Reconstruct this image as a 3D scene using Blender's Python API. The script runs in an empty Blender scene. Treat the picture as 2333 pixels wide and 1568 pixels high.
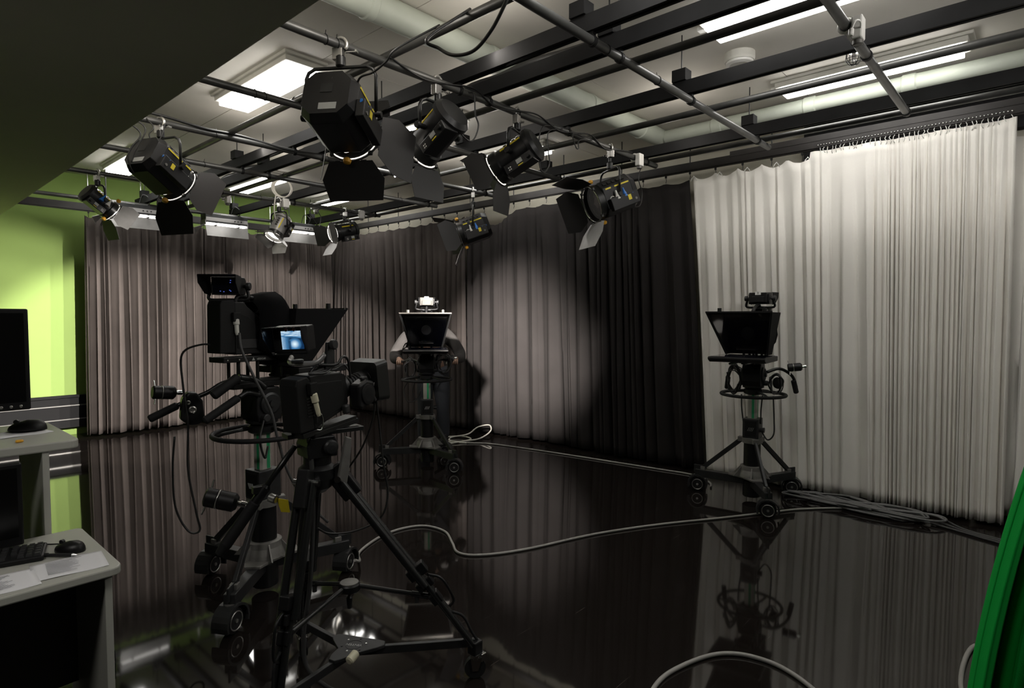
import bpy, math, random
from mathutils import Vector as V, Matrix, Euler
S = bpy.context.scene
COL = S.collection
R = math.radians
rnd = random.Random(7)

# ------------------------------------------------------------------ camera
CAM_H = 1.55
YAW, PITCH, FPX = R(47.99), R(2.5186), 1361.1      # focal length in pixels of the 2333 px wide frame
cd = bpy.data.cameras.new('studio_view')
cam = bpy.data.objects.new('studio_view', cd)
COL.objects.link(cam)
cd.sensor_fit = 'HORIZONTAL'
cd.sensor_width = 36.0
cd.lens = FPX / 2333 * 36.0
cd.clip_start = 0.05
cam.location = (0, 0, CAM_H)
cam.rotation_euler = (math.pi / 2 - PITCH, 0, -YAW)
S.camera = cam
# the camera's axes, to turn measured directions into places in the room
FW = V((math.sin(YAW) * math.cos(PITCH), math.cos(YAW) * math.cos(PITCH), -math.sin(PITCH)))
RT = V((math.cos(YAW), -math.sin(YAW), 0))
UP = V((math.sin(YAW) * math.sin(PITCH), math.cos(YAW) * math.sin(PITCH), math.cos(PITCH)))


def ray(px, py):
    return FW + RT * ((px - 1166.5) / FPX) - UP * ((py - 784) / FPX)


def at_z(px, py, z):
    d = ray(px, py)
    return V((0, 0, CAM_H)) + d * ((z - CAM_H) / d.z)


def at_x(px, py, x):
    d = ray(px, py)
    return V((0, 0, CAM_H)) + d * (x / d.x)


def at_y(px, py, y):
    d = ray(px, py)
    return V((0, 0, CAM_H)) + d * (y / d.y)


def at_d(px, py, dist):
    return V((0, 0, CAM_H)) + ray(px, py) * dist


# ------------------------------------------------------------------ world, lights, exposure
w = bpy.data.worlds.new('studio_air')
S.world = w
w.use_nodes = True
w.node_tree.nodes['Background'].inputs[0].default_value = (0.9, 0.95, 1.0, 1)
w.node_tree.nodes['Background'].inputs[1].default_value = 0.0
S.view_settings.view_transform = 'Standard'
S.view_settings.look = 'None'
S.view_settings.exposure = 0.0
S.view_settings.gamma = 1.0
S.view_settings.use_curve_mapping = False
S.cycles.max_bounces = 7
S.cycles.diffuse_bounces = 4
S.cycles.glossy_bounces = 4
S.cycles.transmission_bounces = 6
S.cycles.caustics_reflective = False
S.cycles.caustics_refractive = False
S.cycles.sample_clamp_indirect = 4.0
S.cycles.use_denoising = True

PANEL_L = 13.0          # radiance of the fluorescent ceiling panels


def spot(name, loc, aim, power, angle, blend=0.35, size=0.07, color=(1, .93, .86)):
    l = bpy.data.lights.new(name, 'SPOT')
    l.energy = power
    l.spot_size = R(angle)
    l.spot_blend = blend
    l.shadow_soft_size = size
    l.color = color
    o = bpy.data.objects.new(name, l)
    COL.objects.link(o)
    o.location = loc
    o.rotation_euler = (V(aim) - V(loc)).to_track_quat('-Z', 'Y').to_euler()
    return o


def area(name, loc, aim, power, sx, sy, color=(1, .97, .93)):
    l = bpy.data.lights.new(name, 'AREA')
    l.energy = power
    l.shape = 'RECTANGLE'
    l.size = sx
    l.size_y = sy
    l.color = color
    o = bpy.data.objects.new(name, l)
    COL.objects.link(o)
    o.location = loc
    o.rotation_euler = (V(aim) - V(loc)).to_track_quat('-Z', 'Y').to_euler()
    return o



def ceiling_fill(loc, power):
    """added point light that brightens the ceiling above the rig"""
    l = bpy.data.lights.new('ceiling_fill_light', 'POINT')
    l.energy = power
    l.shadow_soft_size = .10
    l.color = (1, .93, .84)
    o = bpy.data.objects.new('ceiling_fill_light', l)
    COL.objects.link(o)
    o.location = loc


for p in ((1.75, 2.5, 3.1), (1.5, 4.6, 3.12), (2.6, 2.5, 3.12), (3.5, 3.3, 3.12), (4.7, 2.4, 3.12), (4.6, 5.4, 3.12), (3.4, 6.6, 3.12), (2.6, 5.5, 3.12)):  # unseen lights, added only to lift the ceiling boards
    ceiling_fill(p, 4.5)

# unseen area light added under the soffit to brighten the desks
area('desk_fill', (-.5, 1.4, 2.68), (-.4, 1.6, 0), 16, .5, .5, (1, .96, .9))
# area light added out of the frame to fill the white curtain
area('curtain_fill', (2.9, -1.2, 3.0), (5.6, 1.1, .9), 48, .6, .6, (1, .96, .91))


# ------------------------------------------------------------------ materials
def mat(name, color, rough=0.5, metal=0.0, bump=0.0, bscale=40.0, vary=0.0, vscale=6.0, emit=None, estr=0.0,
        trans=0.0, ior=1.5, sheen=0.0, alpha=1.0, spec=None, stretch=None):
    m = bpy.data.materials.new(name)
    m.use_nodes = True
    nt = m.node_tree
    b = nt.nodes['Principled BSDF']
    c = tuple(color) + (1,) if len(color) == 3 else color
    b.inputs['Base Color'].default_value = c
    b.inputs['Roughness'].default_value = rough
    b.inputs['Metallic'].default_value = metal
    b.inputs['IOR'].default_value = ior
    b.inputs['Transmission Weight'].default_value = trans
    b.inputs['Sheen Weight'].default_value = sheen
    b.inputs['Alpha'].default_value = alpha
    if spec is not None:
        b.inputs['Specular IOR Level'].default_value = spec
    if emit:
        b.inputs['Emission Color'].default_value = tuple(emit) + (1,)
        b.inputs['Emission Strength'].default_value = estr
    if bump or vary:
        tc = nt.nodes.new('ShaderNodeTexCoord')
        mp = nt.nodes.new('ShaderNodeMapping')
        nt.links.new(tc.outputs['Object'], mp.inputs[0])
        if stretch:
            mp.inputs['Scale'].default_value = stretch
    if bump:
        n = nt.nodes.new('ShaderNodeTexNoise')
        n.inputs['Scale'].default_value = bscale
        n.inputs['Detail'].default_value = 5
        bp = nt.nodes.new('ShaderNodeBump')
        bp.inputs['Strength'].default_value = bump
        bp.inputs['Distance'].default_value = 0.01
        nt.links.new(mp.outputs[0], n.inputs[0])
        nt.links.new(n.outputs[0], bp.inputs['Height'])
        nt.links.new(bp.outputs[0], b.inputs['Normal'])
    if vary:
        n = nt.nodes.new('ShaderNodeTexNoise')
        n.inputs['Scale'].default_value = vscale
        n.inputs['Detail'].default_value = 6
        r = nt.nodes.new('ShaderNodeValToRGB')
        r.color_ramp.elements[0].position = 0.3
        r.color_ramp.elements[1].position = 0.7
        r.color_ramp.elements[0].color = tuple(x * (1 - vary) for x in c[:3]) + (1,)
        r.color_ramp.elements[1].color = tuple(min(1, x * (1 + vary * .6)) for x in c[:3]) + (1,)
        nt.links.new(mp.outputs[0], n.inputs[0])
        nt.links.new(n.outputs[0], r.inputs[0])
        nt.links.new(r.outputs[0], b.inputs['Base Color'])
    return m


M = dict(
    black=mat('black_plastic', (.006, .006, .0065), .42, bump=.05, bscale=300, spec=.35),
    matte=mat('matte_black_paint', (.006, .006, .006), .6, bump=.05, bscale=200, spec=.25),
    satin=mat('satin_black_metal', (.012, .0125, .0125), .34, .2),
    dark=mat('dark_grey_metal', (.034, .035, .036), .4, .5, vary=.3, vscale=9),
    grey=mat('grey_cast_metal', (.17, .165, .155), .5, .35, bump=.05, vary=.2, vscale=20),
    alu=mat('brushed_aluminium', (.55, .54, .52), .3, .95, bump=.03, bscale=120, stretch=(1, 1, 12)),
    bright=mat('polished_steel', (.75, .75, .74), .18, 1),
    chrome=mat('chromed_metal', (.8, .8, .8), .1, 1),
    pipe=mat('grey_pipe_steel', (.10, .10, .097), .42, .55, vary=.3, vscale=5),
    beam=mat('black_beam_paint', (.010, .010, .0105), .7, vary=.3, spec=.2),
    white=mat('white_plastic', (.78, .77, .74), .4, bump=.02),
    offwhite=mat('off_white_paint', (.62, .61, .56), .6, bump=.03, vary=.1),
    yellow=mat('yellow_label', (.75, .60, .03), .5, vary=.1),
    blue=mat('blue_plastic', (.02, .16, .55), .4),
    amber=mat('amber_knob', (.75, .38, .03), .4),
    cloth=mat('black_cloth', (.006, .006, .0065), .95, bump=.3, bscale=500, spec=.1),
    rubber=mat('black_rubber', (.009, .009, .0095), .7, bump=.05, bscale=200, spec=.3),
    cable=mat('grey_cable_rubber', (.30, .29, .275), .5, vary=.1, vscale=3),
    dcable=mat('dark_cable_rubber', (.05, .05, .05), .5),
    bcable=mat('black_cable_rubber', (.012, .012, .012), .45),
    wcable=mat('white_cable_rubber', (.7, .68, .62), .45),
    label=mat('pale_label', (.42, .43, .42), .5),
    sock=mat('pale_connector', (.60, .57, .42), .45),
    glass=mat('lamp_glass', (.9, .9, .9), .05, trans=1.0),
    door=mat('barn_door_black', (.022, .021, .021), .5, .3, bump=.03),
    lamphouse=mat('lamp_house_black', (.014, .014, .015), .38, .3, bump=.04, bscale=150),
    silver=mat('silver_lamp_paint', (.33, .325, .32), .42, .4, bump=.03),
    refl=mat('silver_flap_paint', (.24, .235, .23), .45, .5, bump=.02, vary=.1, vscale=12),
    tube=mat('lit_fluorescent_tube', (.9, .9, .9), .4, emit=(1, .96, .9), estr=2.0),
    glow=mat('lit_lens', (.9, .9, .9), .4, emit=(1, .93, .82), estr=7),
    rim=mat('lit_lens_rim', (.9, .88, .85), .3),
)


# ------------------------------------------------------------------ geometry helpers
def frame(d, hint=(0, 0, 1)):
    """rotation whose Z axis runs along d"""
    z = V(d).normalized()
    x = V(hint).cross(z)
    if x.length < 1e-5:
        x = V((1, 0, 0)).cross(z)
        if x.length < 1e-5:
            x = V((0, 1, 0)).cross(z)
    x.normalize()
    y = z.cross(x)
    return Matrix((x, y, z)).transposed()


class MB:
    def __init__(s):
        s.v, s.f, s.sm = [], [], []
        s.T = None

    def add(s, vs, fs, smooth=False):
        o = len(s.v)
        if s.T is not None:
            vs = [s.T @ V(p) for p in vs]
        s.v += [tuple(p) for p in vs]
        s.f += [tuple(i + o for i in f) for f in fs]
        s.sm += [smooth] * len(fs) if isinstance(smooth, bool) else list(smooth)
        return s

    def box(s, c, size, rot=None, taper=None):
        x, y, z = (q / 2 for q in size)
        vs = []
        for dz in (-1, 1):
            k = 1 if (taper is None or dz < 0) else taper
            for dx, dy in ((-1, -1), (1, -1), (1, 1), (-1, 1)):
                vs.append(V((dx * x * k, dy * y * k, dz * z)))
        if rot is not None:
            vs = [rot @ p for p in vs]
        vs = [p + V(c) for p in vs]
        return s.add(vs, [(3, 2, 1, 0), (4, 5, 6, 7), (0, 1, 5, 4), (1, 2, 6, 5), (2, 3, 7, 6), (3, 0, 4, 7)])

    def bar(s, p0, p1, wx, wy, hint=(0, 0, 1), w1=None):
        p0, p1 = V(p0), V(p1)
        m = frame(p1 - p0, hint)
        L = (p1 - p0).length
        k = w1 if w1 else 1
        vs = [m @ V((dx * wx / 2, dy * wy / 2, 0)) + p0 for dx, dy in ((-1, -1), (1, -1), (1, 1), (-1, 1))]
        vs += [m @ V((dx * wx / 2 * k, dy * wy / 2 * k, L)) + p0 for dx, dy in ((-1, -1), (1, -1), (1, 1), (-1, 1))]
        return s.add(vs, [(3, 2, 1, 0), (4, 5, 6, 7), (0, 1, 5, 4), (1, 2, 6, 5), (2, 3, 7, 6), (3, 0, 4, 7)])

    def lathe(s, p0, d, prof, seg=20, cap=True, smooth=True, hint=(0, 0, 1)):
        """prof: (radius, distance along d) pairs"""
        m = frame(d, hint)
        p0 = V(p0)
        vs, fs, sm = [], [], []
        for i in range(len(prof) - 1):
            (ra, ta), (rb, tb) = prof[i], prof[i + 1]
            o = len(vs)
            for (r, t) in ((ra, ta), (rb, tb)):
                for k in range(seg):
                    a = 2 * math.pi * k / seg
                    vs.append(m @ V((r * math.cos(a), r * math.sin(a), t)) + p0)
            for k in range(seg):
                n = (k + 1) % seg
                fs.append((o + k, o + n, o + seg + n, o + seg + k))
                sm.append(smooth)
        if cap:
            for (r, t), rev in ((prof[0], True), (prof[-1], False)):
                if r > 1e-5:
                    o = len(vs)
                    for k in range(seg):
                        a = 2 * math.pi * k / seg
                        vs.append(m @ V((r * math.cos(a), r * math.sin(a), t)) + p0)
                    f = tuple(range(o, o + seg))
                    fs.append(f[::-1] if rev else f)
                    sm.append(False)
        return s.add(vs, fs, sm)

    def cyl(s, p0, p1, r0, r1=None, seg=16, cap=True, smooth=True):
        p0, p1 = V(p0), V(p1)
        return s.lathe(p0, p1 - p0, [(r0, 0), (r0 if r1 is None else r1, (p1 - p0).length)], seg, cap, smooth)

    def tube(s, pts, r, seg=8, closed=False, rs=None):
        pts = [V(p) for p in pts]
        n = len(pts)
        tang = []
        for i in range(n):
            a = pts[(i - 1) % n] if (closed or i > 0) else pts[i]
            b = pts[(i + 1) % n] if (closed or i < n - 1) else pts[i]
            t = (b - a)
            tang.append(t.normalized() if t.length > 1e-9 else V((0, 0, 1)))
        m = frame(tang[0])
        nx = m.col[0].copy()
        vs, fs = [], []
        for i in range(n):
            t = tang[i]
            nx = nx - t * nx.dot(t)
            if nx.length < 1e-6:
                nx = frame(t).col[0].copy()
            nx.normalize()
            ny = t.cross(nx)
            rr = rs[i] if rs else r
            for k in range(seg):
                a = 2 * math.pi * k / seg
                vs.append(pts[i] + nx * (rr * math.cos(a)) + ny * (rr * math.sin(a)))
        for i in range(n if closed else n - 1):
            j = (i + 1) % n
            for k in range(seg):
                q = (k + 1) % seg
                fs.append((i * seg + k, i * seg + q, j * seg + q, j * seg + k))
        sm = [True] * len(fs)
        if not closed:
            fs.append(tuple(range(seg))[::-1])
            fs.append(tuple(range((n - 1) * seg, n * seg)))
            sm += [False, False]
        return s.add(vs, fs, sm)

    def ring(s, c, axis, Rr, r, seg=28, tseg=8, a0=0.0, a1=None, hint=(0, 0, 1)):
        m = frame(axis, hint)
        if a1 is None:
            pts = [V(c) + m @ V((Rr * math.cos(2 * math.pi * i / seg), Rr * math.sin(2 * math.pi * i / seg), 0)) for i in range(seg)]
            return s.tube(pts, r, tseg, True)
        pts = [V(c) + m @ V((Rr * math.cos(a0 + (a1 - a0) * i / seg), Rr * math.sin(a0 + (a1 - a0) * i / seg), 0)) for i in range(seg + 1)]
        return s.tube(pts, r, tseg)

    def prism(s, poly, h, Mx=None):
        """2-D outline (x, y) pulled from z=0 to z=h, then moved by Mx"""
        n = len(poly)
        vs = [V((x, y, 0)) for x, y in poly] + [V((x, y, h)) for x, y in poly]
        if Mx is not None:
            vs = [Mx @ p for p in vs]
        fs = [tuple(range(n))[::-1], tuple(range(n, 2 * n))]
        fs += [(i, (i + 1) % n, n + (i + 1) % n, n + i) for i in range(n)]
        return s.add(vs, fs)

    def plate(s, corners, t):
        """a thin slab whose one face is the given loop of 3-D corners"""
        c = [V(p) for p in corners]
        nrm = V((0, 0, 0))
        for i in range(len(c)):
            nrm += c[i].cross(c[(i + 1) % len(c)])
        nrm.normalize()
        n = len(c)
        vs = c + [p - nrm * t for p in c]
        fs = [tuple(range(n)), tuple(range(n, 2 * n))[::-1]]
        fs += [((i + 1) % n, i, n + i, n + (i + 1) % n) for i in range(n)]
        return s.add(vs, fs)

    def ball(s, c, r, seg=14, rings=8, sc=(1, 1, 1)):
        vs, fs = [], []
        for i in range(rings + 1):
            th = math.pi * i / rings
            for k in range(seg):
                a = 2 * math.pi * k / seg
                vs.append(V((r * sc[0] * math.sin(th) * math.cos(a), r * sc[1] * math.sin(th) * math.sin(a), r * sc[2] * math.cos(th))) + V(c))
        for i in range(rings):
            for k in range(seg):
                q = (k + 1) % seg
                fs.append((i * seg + k, (i + 1) * seg + k, (i + 1) * seg + q, i * seg + q))
        return s.add(vs, fs, True)

    def build(s, name, m, parent=None, bevel=0.0, loc=None, merge=False):
        me = bpy.data.meshes.new(name)
        me.from_pydata(s.v, [], s.f)
        me.polygons.foreach_set('use_smooth', s.sm)
        me.materials.append(M[m] if isinstance(m, str) else m)
        me.validate()
        me.update()
        o = bpy.data.objects.new(name, me)
        COL.objects.link(o)
        if parent is not None:
            o.parent = parent
        if loc is not None:
            o.location = loc
        if bevel:
            b = o.modifiers.new('edges', 'BEVEL')
            b.width = bevel
            b.segments = 2
            b.limit_method = 'ANGLE'
            b.angle_limit = R(35)
        return o


def tag(o, label=None, cat=None, group=None, kind=None):
    if label: o['label'] = label
    if cat: o['category'] = cat
    if group: o['group'] = group
    if kind: o['kind'] = kind
    return o


def thing(name, label, cat, loc=(0, 0, 0), rz=0.0, group=None):
    o = bpy.data.objects.new(name, None)
    COL.objects.link(o)
    o.empty_display_size = .1
    o.location = loc
    o.rotation_euler = (0, 0, rz)
    return tag(o, label, cat, group)


def kids(o):
    return [c for c in COL.objects if c.parent == o]


def dup(root, loc, rz=None, label=None, group=None):
    r = root.copy()
    COL.objects.link(r)
    r.location = loc
    if rz is not None: r.rotation_euler = (0, 0, rz)
    if label: r['label'] = label
    if group: r['group'] = group
    for ch in list(root.children):
        c = ch.copy()
        COL.objects.link(c)
        c.parent = r
        for g in ch.children:
            d = g.copy()
            COL.objects.link(d)
            d.parent = c
    return r


def structure(name, mb, m, parent=None, bevel=0):
    o = mb.build(name, m, parent, bevel)
    if parent is None: o['kind'] = 'structure'
    return o


def smooth_path(pts, n=8, closed=False):
    """Catmull-Rom through the points"""
    p = [V(q) for q in pts]
    out = []
    m = len(p)
    for i in range(m if closed else m - 1):
        a = p[(i - 1) % m] if (closed or i > 0) else p[i] * 2 - p[i + 1]
        b, c = p[i], p[(i + 1) % m]
        d = p[(i + 2) % m] if (closed or i < m - 2) else c * 2 - b
        for k in range(n):
            t = k / n
            out.append(.5 * ((2 * b) + (c - a) * t + (2 * a - 5 * b + 4 * c - d) * t * t + (3 * b - a - 3 * c + d) * t ** 3))
    if not closed:
        out.append(p[-1])
    return out


def cable(name, label, pts, r, m, cat='cable', group=None, n=8, seg=7, parent=None):
    o = MB().tube(smooth_path(pts, n), r, seg).build(name, m, parent)
    if parent is None:
        tag(o, label, cat, group)
    return o
# ------------------------------------------------------------------ the setting
XR, YB, ZC = 6.0, 9.62, 3.45        # right wall, back wall, ceiling
X0, Y0 = -3.0, -3.2


def floor_material():
    m = bpy.data.materials.new('black_gloss_floor')
    m.use_nodes = True
    nt = m.node_tree
    b = nt.nodes['Principled BSDF']
    tc = nt.nodes.new('ShaderNodeTexCoord')
    n = nt.nodes.new('ShaderNodeTexNoise'); n.inputs['Scale'].default_value = 1.3; n.inputs['Detail'].default_value = 8
    r = nt.nodes.new('ShaderNodeMapRange'); r.inputs['To Min'].default_value = .028; r.inputs['To Max'].default_value = .065
    nt.links.new(tc.outputs['Object'], n.inputs[0]); nt.links.new(n.outputs[0], r.inputs[0]); nt.links.new(r.outputs[0], b.inputs['Roughness'])
    # fine scuffs: stretched noise in two directions, thresholded
    prev = None
    for ang, sc in ((.4, (2, 90, 1)), (-.9, (3, 120, 1)), (1.7, (2, 70, 1))):
        mp = nt.nodes.new('ShaderNodeMapping'); mp.inputs['Rotation'].default_value = (0, 0, ang); mp.inputs['Scale'].default_value = sc
        k = nt.nodes.new('ShaderNodeTexNoise'); k.inputs['Scale'].default_value = 1.0; k.inputs['Detail'].default_value = 2
        t = nt.nodes.new('ShaderNodeMapRange'); t.inputs['From Min'].default_value = .72; t.inputs['From Max'].default_value = .78
        nt.links.new(tc.outputs['Object'], mp.inputs[0]); nt.links.new(mp.outputs[0], k.inputs[0]); nt.links.new(k.outputs[0], t.inputs[0])
        if prev is None: prev = t
        else:
            a = nt.nodes.new('ShaderNodeMath'); a.operation = 'MAXIMUM'
            nt.links.new(prev.outputs[0], a.inputs[0]); nt.links.new(t.outputs[0], a.inputs[1]); prev = a
    mx = nt.nodes.new('ShaderNodeMix'); mx.data_type = 'RGBA'
    mx.inputs[6].default_value = (.0105, .0085, .0075, 1); mx.inputs[7].default_value = (.06, .052, .046, 1)
    nt.links.new(prev.outputs[0], mx.inputs[0]); nt.links.new(mx.outputs[2], b.inputs['Base Color'])
    b.inputs['IOR'].default_value = 1.65
    return m


M['floor'] = floor_material()
M['ceil'] = mat('ceiling_board_paint', (.72, .69, .63), .8, bump=.06, bscale=30, vary=.10, vscale=1.6)
M['joint'] = mat('ceiling_joint', (.34, .32, .28), .9)
M['greenwall'] = mat('chroma_green_paint', (.36, .53, .14), .75, bump=.03, bscale=60, vary=.04, vscale=2)
M['palewall'] = mat('pale_wall_paint', (.58, .55, .46), .8, bump=.05, vary=.06)
M['soffit'] = mat('soffit_paint', (.68, .66, .60), .85, bump=.04, vary=.05, vscale=1.5)
M['darkwall'] = mat('dark_wall_paint', (.06, .06, .06), .9, vary=.1)
M['blackpanel'] = mat('black_wall_cloth', (.011, .011, .012), .9, bump=.1, bscale=200)
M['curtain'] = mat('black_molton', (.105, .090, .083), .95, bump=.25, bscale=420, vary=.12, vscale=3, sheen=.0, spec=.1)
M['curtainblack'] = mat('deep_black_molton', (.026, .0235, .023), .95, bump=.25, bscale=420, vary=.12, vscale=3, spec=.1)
M['cornercurtain'] = mat('lit_black_molton', (.072, .062, .058), .95, bump=.25, bscale=420, vary=.12, vscale=3, spec=.1)  # lit copy of the black cloth, lamp light mixed into its colour
M['whitecurtain'] = mat('white_molton', (.80, .775, .73), .9, bump=.2, bscale=380, vary=.03, vscale=2, spec=.1)
M['greencloth'] = mat('chroma_green_cloth', (.004, .33, .045), .85, bump=.2, bscale=350, spec=.15)
M['hem'] = M['whitecurtain']

floor = structure('floor', MB().box(((X0 + XR) / 2, (Y0 + YB) / 2, -.05), (XR - X0 + .4, YB - Y0 + .4, .1)), 'floor')
ceil = structure('ceiling', MB().box(((1.2 + XR) / 2, (Y0 + YB) / 2, ZC + .06), (XR - 1.2 + .3, YB - Y0 + .4, .1)), 'joint')
pw, pl = 1.2, 2.4
me = None
x = 1.2
ix = 0
while x < XR - .01:
    y = Y0 - (0 if ix % 2 else 1.2)
    while y < YB:
        ya, yb = max(y, Y0), min(y + pl, YB)
        xb = min(x + pw, XR)
        if yb - ya > .05:
            MB().box(((x + xb) / 2, (ya + yb) / 2, ZC + .006), (xb - x - .006, yb - ya - .006, .012)).build('ceiling_board', 'ceil', ceil)
        y += pl
    x += pw
    ix += 1
structure('wall_back', MB().box(((X0 + XR) / 2, YB + .05, 1.72), (XR - X0 + .2, .1, 3.6)), 'greenwall')
structure('wall_right', MB().box((XR + .05, (Y0 + YB) / 2, 1.72), (.1, YB - Y0 + .2, 3.6)), 'palewall')
structure('wall_left', MB().box((X0 - .05, (Y0 + YB) / 2, 1.72), (.1, YB - Y0 + .2, 3.6)), 'darkwall')
structure('wall_front', MB().box(((X0 + XR) / 2, Y0 - .05, 1.72), (XR - X0 + .2, .1, 3.6)), 'darkwall')
sf = structure('ceiling_soffit', MB().box(((X0 + 1.18) / 2, (Y0 + YB) / 2, 3.1), (1.18 - X0, YB - Y0, .8)), 'soffit')
structure('trim_1', MB().box((XR - .06, (Y0 + 1.72) / 2, 3.2), (.1, 1.72 - Y0, .46)), 'blackpanel')
# low black trunking along the foot of the green wall, with two metal strips
bb = structure('baseboard_back', MB().box(((X0 + 2.1) / 2, YB - .05, .32), (2.1 - X0, .1, .42)), 'blackpanel')
for z in (.40, .22):
    MB().box(((X0 + 2.1) / 2, YB - .105, z), (2.1 - X0, .014, .013)).build('metal_strip', 'alu', bb)
MB().box(((X0 + 2.1) / 2, YB - .11, .52), (2.1 - X0, .03, .03)).build('top_edge', 'blackpanel', bb)


# ------------------------------------------------------------------ curtains
def curtain(name, m, At, Bt, Ab, Bb, ztop, zbot, folds, amp, seed, label, hooks=0, sag=0.0, topamp=.45, rows=26, per=8,
            hang=None, sides=1.0, dens=None, shift=None, thick=.004, ease=1.0, ampf=None, wr=(.3, 2.0), sharp=.75):
    rr = random.Random(seed)
    ph = [rr.uniform(0, 6.28) for _ in range(6)]
    n = folds * per
    # uneven fold widths
    ws = [rr.uniform(*wr) for _ in range(folds)]
    if dens:
        ws = [wv * dens((i + .5) / folds) for i, wv in enumerate(ws)]
    tot = sum(ws)
    edges = [0]
    for wv in ws: edges.append(edges[-1] + wv / tot)
    am = [rr.uniform(.45, 1.25) for _ in range(folds + 1)]
    lean = [rr.uniform(-.8, .8) for _ in range(folds + 1)]
    tn = [rr.uniform(.25, 1.0) for _ in range(folds + 1)]
    vs, fs = [], []
    for j in range(rows + 1):
        v = j / rows
        for i in range(n + 1):
            k = min(i // per, folds - 1)
            u = (i - k * per) / per
            s = edges[k] + (edges[k + 1] - edges[k]) * u
            wdt = (edges[k + 1] - edges[k])
            a0, a1 = am[k], am[k + 1]
            aa = a0 + (a1 - a0) * u
            grow = topamp + (1 - topamp) * min(1, v * 1.6)
            # every fold fades in at its own height
            grow *= min(1.0, .35 + v / max(.05, tn[k] * .5)) if hooks else 1
            sn = math.sin(2 * math.pi * u)
            off = amp * aa * grow * math.copysign(abs(sn) ** sharp, sn) * (ampf(s) if ampf else 1)
            off += amp * .35 * math.sin(9 * s + ph[0] + 1.5 * v) + amp * .25 * math.sin(31 * s + ph[1] - 2 * v)
            ss = s + wdt * .30 * sides * grow * math.sin(4 * math.pi * u + .6) * .5 + lean[k] * wdt * .5 * v * (1 - abs(2 * u - 1))
            if shift: ss += shift(s, v)
            top = At.lerp(Bt, ss) if not callable(At) else At(ss)
            bot = Ab.lerp(Bb, ss)
            p = top.lerp(bot, 1 - (1 - v) ** ease)
            d = (Bb - Ab); d.z = 0
            nrm = V((-d.y, d.x, 0)).normalized()
            zt = ztop(s) if callable(ztop) else ztop
            zb = zbot(s) if callable(zbot) else zbot
            if hooks:
                zt -= sag * (abs(math.sin(math.pi * s * hooks)) ** .8) * (hang(s) if hang else 1)
            p = p + nrm * off
            p.z = zt + (zb - zt) * v
            vs.append(p)
    for j in range(rows):
        for i in range(n):
            a = j * (n + 1) + i
            fs.append((a, a + 1, a + n + 2, a + n + 1))
    mb = MB().add(vs, fs, True)
    o = mb.build(name, m)
    sd = o.modifiers.new('cloth', 'SOLIDIFY')
    sd.thickness = thick
    tag(o, label, 'curtain')
    return o


XT = 5.66            # the right-hand curtain track runs along Y at this X, top of cloth 2.93
YT = 9.18            # the back curtain track
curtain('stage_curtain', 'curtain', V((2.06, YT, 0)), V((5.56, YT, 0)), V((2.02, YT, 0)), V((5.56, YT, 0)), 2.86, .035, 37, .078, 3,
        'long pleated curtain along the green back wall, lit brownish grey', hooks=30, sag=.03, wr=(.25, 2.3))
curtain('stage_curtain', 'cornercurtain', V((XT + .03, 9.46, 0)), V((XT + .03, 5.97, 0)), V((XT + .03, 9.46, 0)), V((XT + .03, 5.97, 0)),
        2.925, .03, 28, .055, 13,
        'lit part of the black curtain on the right wall, from the room corner to behind the person', hooks=14, sag=.022)  # same curtain as the next one, split off to carry the lit colour
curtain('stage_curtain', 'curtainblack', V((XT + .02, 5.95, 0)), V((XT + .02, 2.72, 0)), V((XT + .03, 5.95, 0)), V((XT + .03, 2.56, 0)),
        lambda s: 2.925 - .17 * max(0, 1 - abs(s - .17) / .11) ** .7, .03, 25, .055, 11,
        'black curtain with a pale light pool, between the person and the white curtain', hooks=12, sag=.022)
wdens = lambda s: 2.4 if s < .36 else .75
curtain('stage_curtain', 'whitecurtain', V((XT - .02, 2.67, 0)), V((XT - .02, .22, 0)), V((XT - .0, 2.51, 0)), V((XT - .02, .22, 0)),
        lambda s: 2.955 + .03 * (s > .44), .03, 38, .034, 21,
        'white pleated curtain on the right wall, gathered at its right end', hooks=11, sag=.05, dens=wdens,
        hang=lambda s: 1 if s < .44 else .12, rows=34, ampf=lambda s: .75 if s < .44 else 1.0, wr=(.35, 1.9), sharp=1.0)
curtain('stage_curtain', 'whitecurtain', V((XT + .075, .27, 0)), V((XT + .08, -1.2, 0)), V((XT + .075, .27, 0)), V((XT + .08, -1.3, 0)),
        2.88, .08, 12, .045, 33, 'second white curtain panel at the right picture edge, mostly in greenish shade', hooks=4, sag=.03)
flat = lambda p: V((p.x, p.y, 0))
curtain('chroma_curtain', 'greencloth', flat(at_d(2900, 800, 2.0)), flat(at_d(3500, 800, 1.8)), flat(at_d(2196, 1568, 1.95)), flat(at_d(3000, 1568, 1.6)),
        2.75, .02, 8, .05, 5, 'saturated green chroma key cloth hanging in the right foreground', topamp=.4, rows=30, ease=1.8)
# ------------------------------------------------------------------ ceiling fixtures
M['panel'] = mat('lit_ceiling_panel', (.9, .9, .9), .5, emit=(1, .975, .93), estr=PANEL_L)


def ceiling_light(x, y, label):
    t = thing('ceiling_light', label, 'ceiling light', (x, y, ZC), 0, 'fluorescent ceiling lights')
    MB().box((0, 0, -.012), (.34, 1.30, .024)).box((0, 0, -.042), (.30, 1.24, .04)).build('housing', 'offwhite', t, .006)
    MB().box((0, 0, -.080), (.25, 1.17, .042)).build('diffuser', 'panel', t, .004)  # deepened so that added glowing sides brighten the ceiling
    MB().box((0, .65, -.03), (.05, .06, .03)).build('end_cap', 'white', t, .004)
    if x > 5: t.scale = (.75, 1, 1)


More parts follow.
